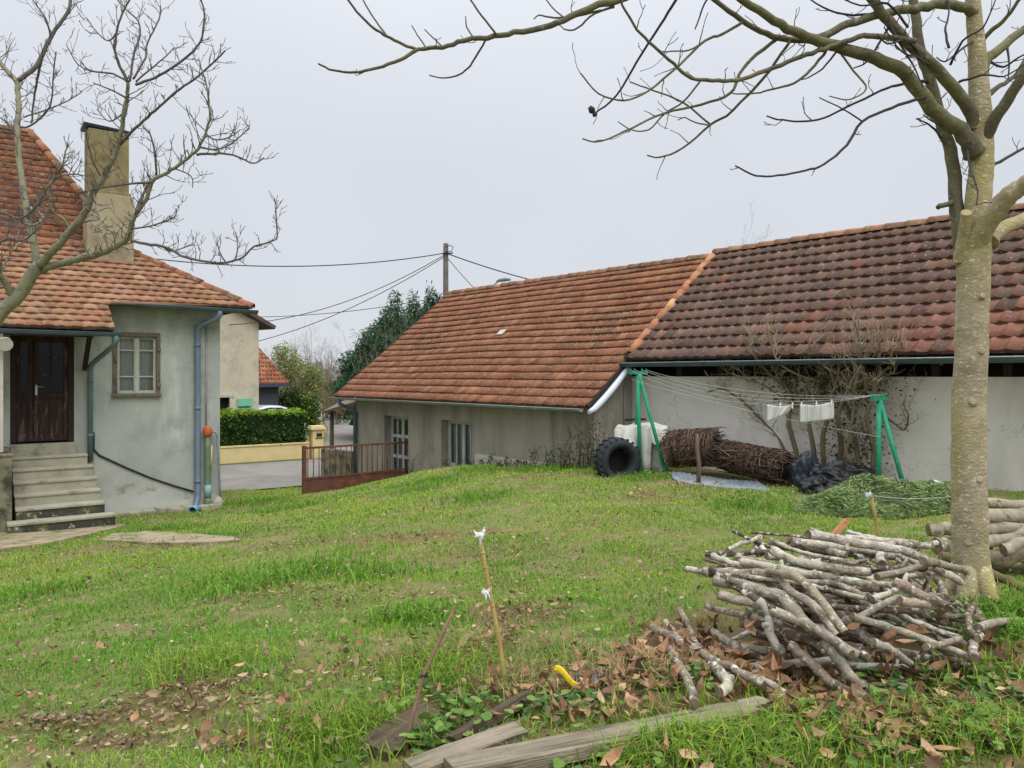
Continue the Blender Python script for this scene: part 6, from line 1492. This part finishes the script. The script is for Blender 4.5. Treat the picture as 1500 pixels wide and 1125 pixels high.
# deeper tufts
tp = [(390, 850), (355, 862), (545, 842), (600, 905), (610, 720), (900, 695), (1100, 745), (40, 870), (290, 985), (480, 830), (700, 690), (760, 690), (820, 690), (960, 700), (660, 1010), (520, 1090), (470, 1100), (560, 1075), (640, 980), (300, 790), (250, 775), (1420, 1000), (1460, 900), (1480, 930), (1470, 895), (1060, 1080), (980, 1095), (930, 1105), (1020, 1110), (1120, 1110), (1200, 1100), (1380, 1090), (1440, 1080), (700, 730), (430, 745), (350, 740), (380, 735), (640, 705)]
for (px, py) in tp:
    p = onground(px, py); n = 420 if p.y > 5 else 330; s_ = .32 if p.y > 6 else .16
    x = p.x + r.normal(0, s_, n); y = p.y + r.normal(0, s_ * .8, n); k = zone(x, y); x, y = x[k], y[k]; n = len(x)
    near = p.y < 4.5
    parts.append(blades(x, y, .006 if near else .011, np.full(n, .15 if near else .12), .8, G1c[r.choice(4, n)] * r.uniform(.55, 1.0, (n, 1)) * (np.array([1.1, 1.04, .9]) if near else np.array([.8, .95, .8]))))
# long pale stalks in the bed
for (px, py, n, s_) in ((800, 985, 160, .3), (880, 1000, 170, .28), (930, 1000, 150, .2), (1450, 890, 90, .15), (750, 1020, 80, .2), (1470, 1060, 60, .2)):
    p = onground(px, py); x = p.x + r.normal(0, s_, n); y = p.y + r.normal(0, s_ * .6, n); k = zone(x, y); x, y = x[k], y[k]; n = len(x)
    parts.append(blades(x, y, .0045, np.full(n, .17), .9, DRY[r.choice(3, n)] * r.uniform(.6, 1.1, (n, 1))))
v, t, c = join(parts); print('grass tris', len(t))
build_ground()
tag(np_mesh('grass', v, t, np.clip(c, 0, 1), MT['grass']), 'short rough grass of the garden lawn', kind='stuff')

# ------------------------------------------------------------------ fallen leaves
DL_V = np.array([[0, -.55, .03], [-.24, -.2, .1], [.24, -.2, .02], [-.27, .15, .12], [.25, .15, .08], [0, .55, .16], [0, -.2, -.02], [0, .15, 0]]); DL_T = np.array([[0, 6, 1], [0, 2, 6], [1, 6, 7], [1, 7, 3], [6, 2, 4], [6, 4, 7], [3, 7, 5], [7, 4, 5]])
def lay_rot(n, tilt):
    a = r.uniform(0, 6.283, n); tl = np.abs(r.normal(0, tilt, n)); b_ = r.uniform(0, 6.283, n)
    z = np.stack([np.sin(tl) * np.cos(b_), np.sin(tl) * np.sin(b_), np.cos(tl)], 1)
    x0 = np.stack([np.cos(a), np.sin(a), np.zeros(n)], 1); x0 -= z * (x0 * z).sum(1)[:, None]; x0 /= np.linalg.norm(x0, axis=1)[:, None]; y0 = np.cross(z, x0)
    return np.stack([x0, y0, z], 2)
def leaves(x, y, lo, hi, tilt, pal, wts, dz=.015, cup=1.0):
    k = zone(x, y); x, y = x[k], y[k]; n = len(x); s_ = r.uniform(lo, hi, n)
    flip = np.where(r.random(n) < .5, 1, -1)
    pos = np.stack([x, y, gz(x, y) + dz + r.random(n) * dz * 1.5 + s_ * .1 * tilt], 1)
    R_ = lay_rot(n, tilt); cc_ = cmix(n, pal, wts, r, .3); out = []
    for k_, (wx, cz, bend, tw) in enumerate(((1, 1, 0, 0), (.75, 2.2, .5, .3), (1.15, .5, -.6, 0), (.6, 2.6, 1.0, -.5), (.9, 1.6, -.9, .5), (1.3, .8, .3, .2))):
        m_ = np.arange(n) % 6 == k_
        if not m_.any(): continue
        tv = DL_V * np.array([wx, 1, cz * cup]); tv = tv + np.stack([tw * tv[:, 1] * tv[:, 2], np.zeros(8), bend * tv[:, 1] ** 2 * .9 + .12 * tw * tv[:, 0]], 1)
        out.append(batch(tv, DL_T, pos[m_], R_[m_], s_[m_], cc_[m_]))
    return join(out)
BR_ = [(170, 134, 100), (150, 114, 86), (190, 154, 118), (128, 100, 78), (204, 174, 140), (108, 86, 68)]; BW = [3, 3, 2, 2, 1.2, 1]
TAN = [(172, 150, 120), (152, 130, 104), (186, 166, 136), (128, 108, 86)]
parts = []
def cluster(px, py, n, sx, sy, lo, hi, tilt, pal=BR_, wts=BW, dz=.015):
    p = onground(px, py); parts.append(leaves(p.x + r.normal(0, sx, n), p.y + r.normal(0, sy, n), lo, hi, tilt, pal, wts, dz))
# lawn, sparse
n = 14000; y = 2.6 + 13 * r.random(n) ** 1.1; x = r.uniform(-.72, .72, n) * y; k = r.random(n) < np.clip(vnoise(x, y, 1.2, 61) * .8 + vnoise(x, y, 4, 62) * .5 - .25, .05, 1); parts.append(leaves(x[k], y[k], .01, .034, .8, TAN + [(110, 92, 74), (196, 182, 150)], [2, 2, 1.5, 2, 1, 1.5], .03))
n = 2200; y = 3 + 13 * r.random(n) ** .9; x = r.uniform(-.72, .72, n) * y; k = vnoise(x, y, .7, 60) > .42; parts.append(leaves(x[k], y[k], .025, .065, .6, TAN + BR_[:2], [2, 2, 1, 2, 1, 1], .03))
for a in ((760, 905, 70, .22, .18), (722, 945, 60, .22, .13), (800, 700, 60, .7, .4), (950, 728, 60, .5, .35), (600, 955, 40, .3, .15), (300, 1035, 14, .35, .12), (500, 985, 40, .4, .2), (440, 1060, 50, .3, .1), (1085, 735, 20, .12, .1), (1000, 705, 50, .4, .25), (990, 712, 30, .3, .2), (200, 1050, 14, .35, .1), (700, 800, 40, .5, .3), (380, 1095, 40, .25, .08)):
    cluster(a[0], a[1], a[2], a[3], a[4], .03, .07, .7, TAN + BR_[:3], [1.5, 2, 1, 2, 2, 2, 1], .035)
# around the pile and in the bed
for a in ((960, 975, 110, .16, .13, .09, .16), (985, 950, 60, .12, .1, .09, .16), (1060, 975, 60, .2, .15, .09, .17), (1130, 985, 70, .2, .12, .09, .17), (1160, 1020, 50, .2, .1, .08, .15), (900, 1015, 110, .25, .1, .06, .13), (1290, 1000, 60, .3, .12, .07, .14), (1380, 985, 90, .25, .15, .06, .13), (1440, 960, 60, .25, .15, .06, .12), (1330, 1085, 110, .16, .08, .06, .12), (1300, 1060, 60, .2, .1, .06, .12), (1250, 1050, 50, .3, .12, .06, .13), (820, 1030, 60, .3, .1, .06, .12), (745, 1010, 50, .2, .08, .06, .12), (700, 1050, 30, .2, .08, .05, .1), (1440, 1090, 60, .3, .15, .05, .11), (1060, 1090, 50, .3, .1, .07, .12), (1180, 1100, 50, .3, .1, .07, .12), (1200, 1065, 60, .3, .08, .07, .12), (1400, 1060, 70, .25, .1, .06, .12), (1100, 1062, 40, .2, .06, .07, .13), (960, 1062, 40, .2, .05, .06, .11), (850, 1055, 40, .2, .05, .06, .11), (1460, 1010, 60, .2, .12, .06, .11)):
    cluster(a[0], a[1], int(a[2] * .75), a[3], a[4], a[5] * .6, a[6] * .78, .95, BR_, BW, .03)
n = 420; x = r.uniform(.3, 3.9, n); y = r.uniform(2.4, 4.9, n); k = inpoly(x, y, BED); parts.append(leaves(x[k], y[k], .05, .12, .8, BR_, BW, .03))
# tiny litter on bare patches
for p, a, b_, s_ in PW:
    n = int(60 + 130 * a); parts.append(leaves(p.x + r.normal(0, a * .5, n), p.y + r.normal(0, b_ * .5, n), .012, .04, .5, TAN + [(96, 78, 60), (110, 100, 84)], [2, 2, 1, 2, 2, 1], .012))
v, t, c = join(parts); tag(np_mesh('fallen_leaves', v, t, c, MT['dead']), 'brown curled fallen leaves scattered over the grass and round the pile', kind='stuff')
# leaves caught in the pile
n = 22; parts = []
for k in range(n):
    px, py = r.uniform(1080, 1390), r.uniform(850, 1000); q_ = surf(px, py, .0); parts.append((q_.x, q_.y, q_.z - .03))
pos = np.array(parts); v, t, c = batch(DL_V * np.array([.8, 1, 1.8]), DL_T, pos, lay_rot(n, .7), r.uniform(.06, .11, n), cmix(n, BR_, BW, r)); tag(np_mesh('caught_leaves', v, t, c, MT['dead']), 'brown dead leaves caught among the piled branches', kind='stuff')

# ------------------------------------------------------------------ low green plants of the bed
GL_V = np.array([[0, 0, 0], [-.30, .05, .05], [-.5, .38, .02], [-.33, .62, .06], [-.18, .86, 0], [0, .95, .04], [.18, .86, 0], [.33, .62, .06], [.5, .38, .02], [.30, .05, .05], [0, .42, -.05]]); GL_T = np.array([[10, i, i + 1] for i in range(0, 9)] + [[10, 9, 0]])
GP = [(116, 146, 66), (98, 130, 58), (134, 158, 80), (80, 114, 54), (76, 104, 64)]
parts = []
def plants(px, py, n, sx, sy, lo, hi, hgt, pal=GP):
    n = int(n * .75); p = onground(px, py); x = p.x + r.normal(0, sx, n); y = p.y + r.normal(0, sy, n); k = zone(x, y); x, y = x[k], y[k]; m_ = len(x)
    pos = np.stack([x, y, gz(x, y) + .02 + hgt * r.random(m_)], 1)
    parts.append(batch(GL_V - np.array([0, .4, 0]), GL_T, pos, lay_rot(m_, .5), r.uniform(lo, hi, m_), cmix(m_, pal, [3, 3, 2, 2, 1], r, .2)))
for a in ((650, 1065, 190, .14, .08, .035, .065, .10), (690, 1050, 80, .1, .06, .035, .06, .08), (620, 1095, 110, .1, .06, .035, .06, .07), (600, 1020, 70, .15, .1, .03, .05, .05), (1010, 1000, 90, .12, .08, .03, .05, .06), (960, 1010, 60, .1, .06, .03, .05, .05), (860, 1040, 70, .15, .05, .03, .055, .06), (1180, 1060, 200, .25, .1, .03, .06, .06), (1290, 990, 90, .2, .1, .04, .075, .07), (1320, 1020, 110, .2, .1, .035, .06, .06), (1420, 1030, 240, .2, .15, .03, .06, .07), (1440, 1080, 220, .2, .1, .03, .06, .07), (1350, 1060, 120, .2, .1, .03, .055, .06), (1250, 1100, 160, .3, .1, .03, .05, .05), (1110, 1090, 130, .25, .08, .03, .05, .05), (1470, 1000, 140, .15, .15, .03, .06, .06), (1030, 1120, 80, .25, .08, .03, .05, .05), (780, 1050, 60, .15, .06, .03, .05, .06), (430, 1060, 30, .3, .1, .015, .035, .03), (30, 1040, 30, .2, .1, .015, .035, .03), (60, 1090, 30, .2, .08, .015, .035, .03), (1000, 820, 50, .3, .2, .03, .05, .04), (1100, 730, 90, .5, .25, .04, .06, .07), (960, 695, 130, .35, .2, .05, .08, .12), (265, 745, 60, .12, .08, .05, .08, .12), (150, 775, 20, .3, .05, .03, .05, .03), (1150, 970, 40, .2, .1, .03, .05, .05)):
    plants(*a)
n = 1100; x = r.uniform(.0, 3.9, n); y = r.uniform(2.3, 4.6, n); k = inpoly(x, y, BED) & (vnoise(x, y, 2.4, 70) > .42) & zone(x, y); x, y = x[k], y[k]; m_ = len(x)
parts.append(batch(GL_V - np.array([0, .4, 0]), GL_T, np.stack([x, y, gz(x, y) + .02 + .05 * r.random(m_)], 1), lay_rot(m_, .5), r.uniform(.025, .055, m_), cmix(m_, GP, [3, 3, 2, 2, 1], r, .2)))
n = 7000; y = 2.8 + 11 * r.random(n); x = r.uniform(-.72, .72, n) * y; k = (vnoise(x, y, 1.1, 71) > .5) & zone(x, y) & (bare(x, y) < .3); x, y = x[k], y[k]; m_ = len(x)
parts.append(batch(GL_V - np.array([0, .4, 0]), GL_T, np.stack([x, y, gz(x, y) + .02 + .02 * r.random(m_)], 1), lay_rot(m_, .5), r.uniform(.014, .038, m_), cmix(m_, [(112, 138, 66), (92, 122, 56), (126, 146, 80), (78, 106, 52), (134, 132, 76)], [3, 3, 2, 2, 1], r, .25)))
v, t, c = join(parts); tag(np_mesh('ground_cover', v, t, c, MT['leaf']), 'low broad leaved green weeds between the dead leaves and grass', kind='stuff')

# ------------------------------------------------------------------ light, sky, camera
w = bpy.data.worlds.new('World'); scene.world = w; w.use_nodes = True
nt = w.node_tree; N = nt.nodes; L = nt.links; bg = N['Background']
SUN_EL, SUN_AZ = math.radians(52), math.radians(150)
sk = N.new('ShaderNodeTexSky'); sk.sky_type = 'NISHITA'; sk.sun_disc = False; sk.sun_elevation = SUN_EL; sk.sun_rotation = SUN_AZ
tc = N.new('ShaderNodeTexCoord'); sx_ = N.new('ShaderNodeSeparateXYZ'); L.new(tc.outputs['Generated'], sx_.inputs[0])
mr = N.new('ShaderNodeMapRange'); mr.inputs['From Min'].default_value = 0; mr.inputs['From Max'].default_value = 1; mr.inputs['To Min'].default_value = 7.5; mr.inputs['To Max'].default_value = 38; pw = N.new('ShaderNodeMath'); pw.operation = 'POWER'; pw.use_clamp = True; L.new(sx_.outputs['Z'], pw.inputs[0]); pw.inputs[1].default_value = 4; L.new(pw.outputs[0], mr.inputs['Value'])
ns = N.new('ShaderNodeTexNoise'); ns.inputs['Scale'].default_value = 1.6; ns.inputs['Detail'].default_value = 3; L.new(tc.outputs['Generated'], ns.inputs['Vector'])
nr = N.new('ShaderNodeMapRange'); nr.inputs['From Min'].default_value = .3; nr.inputs['From Max'].default_value = .7; nr.inputs['To Min'].default_value = .95; nr.inputs['To Max'].default_value = 1.05; L.new(ns.outputs['Fac'], nr.inputs['Value'])
mu = N.new('ShaderNodeMath'); mu.operation = 'MULTIPLY'; L.new(mr.outputs[0], mu.inputs[0]); L.new(nr.outputs[0], mu.inputs[1])
sc_ = N.new('ShaderNodeVectorMath'); sc_.operation = 'SCALE'; sc_.inputs[0].default_value = (.945, .985, 1.06); L.new(mu.outputs[0], sc_.inputs['Scale'])
mx = N.new('ShaderNodeMix'); mx.data_type = 'RGBA'; mx.inputs[0].default_value = .06; L.new(sc_.outputs[0], mx.inputs[6]); L.new(sk.outputs[0], mx.inputs[7])
L.new(mx.outputs[2], bg.inputs['Color']); bg.inputs['Strength'].default_value = .1
sd_ = bpy.data.lights.new('Sun', 'SUN'); sd_.energy = 1.5; sd_.angle = math.radians(40); sd_.color = (1, .96, .9)
so = bpy.data.objects.new('sun', sd_); COL.objects.link(so)
dv = Vector((math.sin(SUN_AZ) * math.cos(SUN_EL), math.cos(SUN_AZ) * math.cos(SUN_EL), math.sin(SUN_EL)))
so.rotation_euler = dv.to_track_quat('Z', 'Y').to_euler(); so.location = (0, -5, 20)
cam = bpy.data.cameras.new('Camera'); co = bpy.data.objects.new('camera', cam); COL.objects.link(co)
cam.sensor_width = 36; cam.lens = 36 * F / 1500; cam.shift_y = -12.5 / 1500; cam.clip_end = 3000; cam.clip_start = .05
co.location = (0, 0, 0); co.rotation_euler = (math.radians(90), 0, 0)
scene.camera = co
vs = scene.view_settings; vs.view_transform = 'Standard'; vs.look = 'None'; vs.exposure = 0; vs.gamma = 1
scene.render.resolution_x = 1024; scene.render.resolution_y = 768
scene.cycles.max_bounces = 6; scene.cycles.transparent_max_bounces = 12; scene.cycles.caustics_reflective = False; scene.cycles.caustics_refractive = False
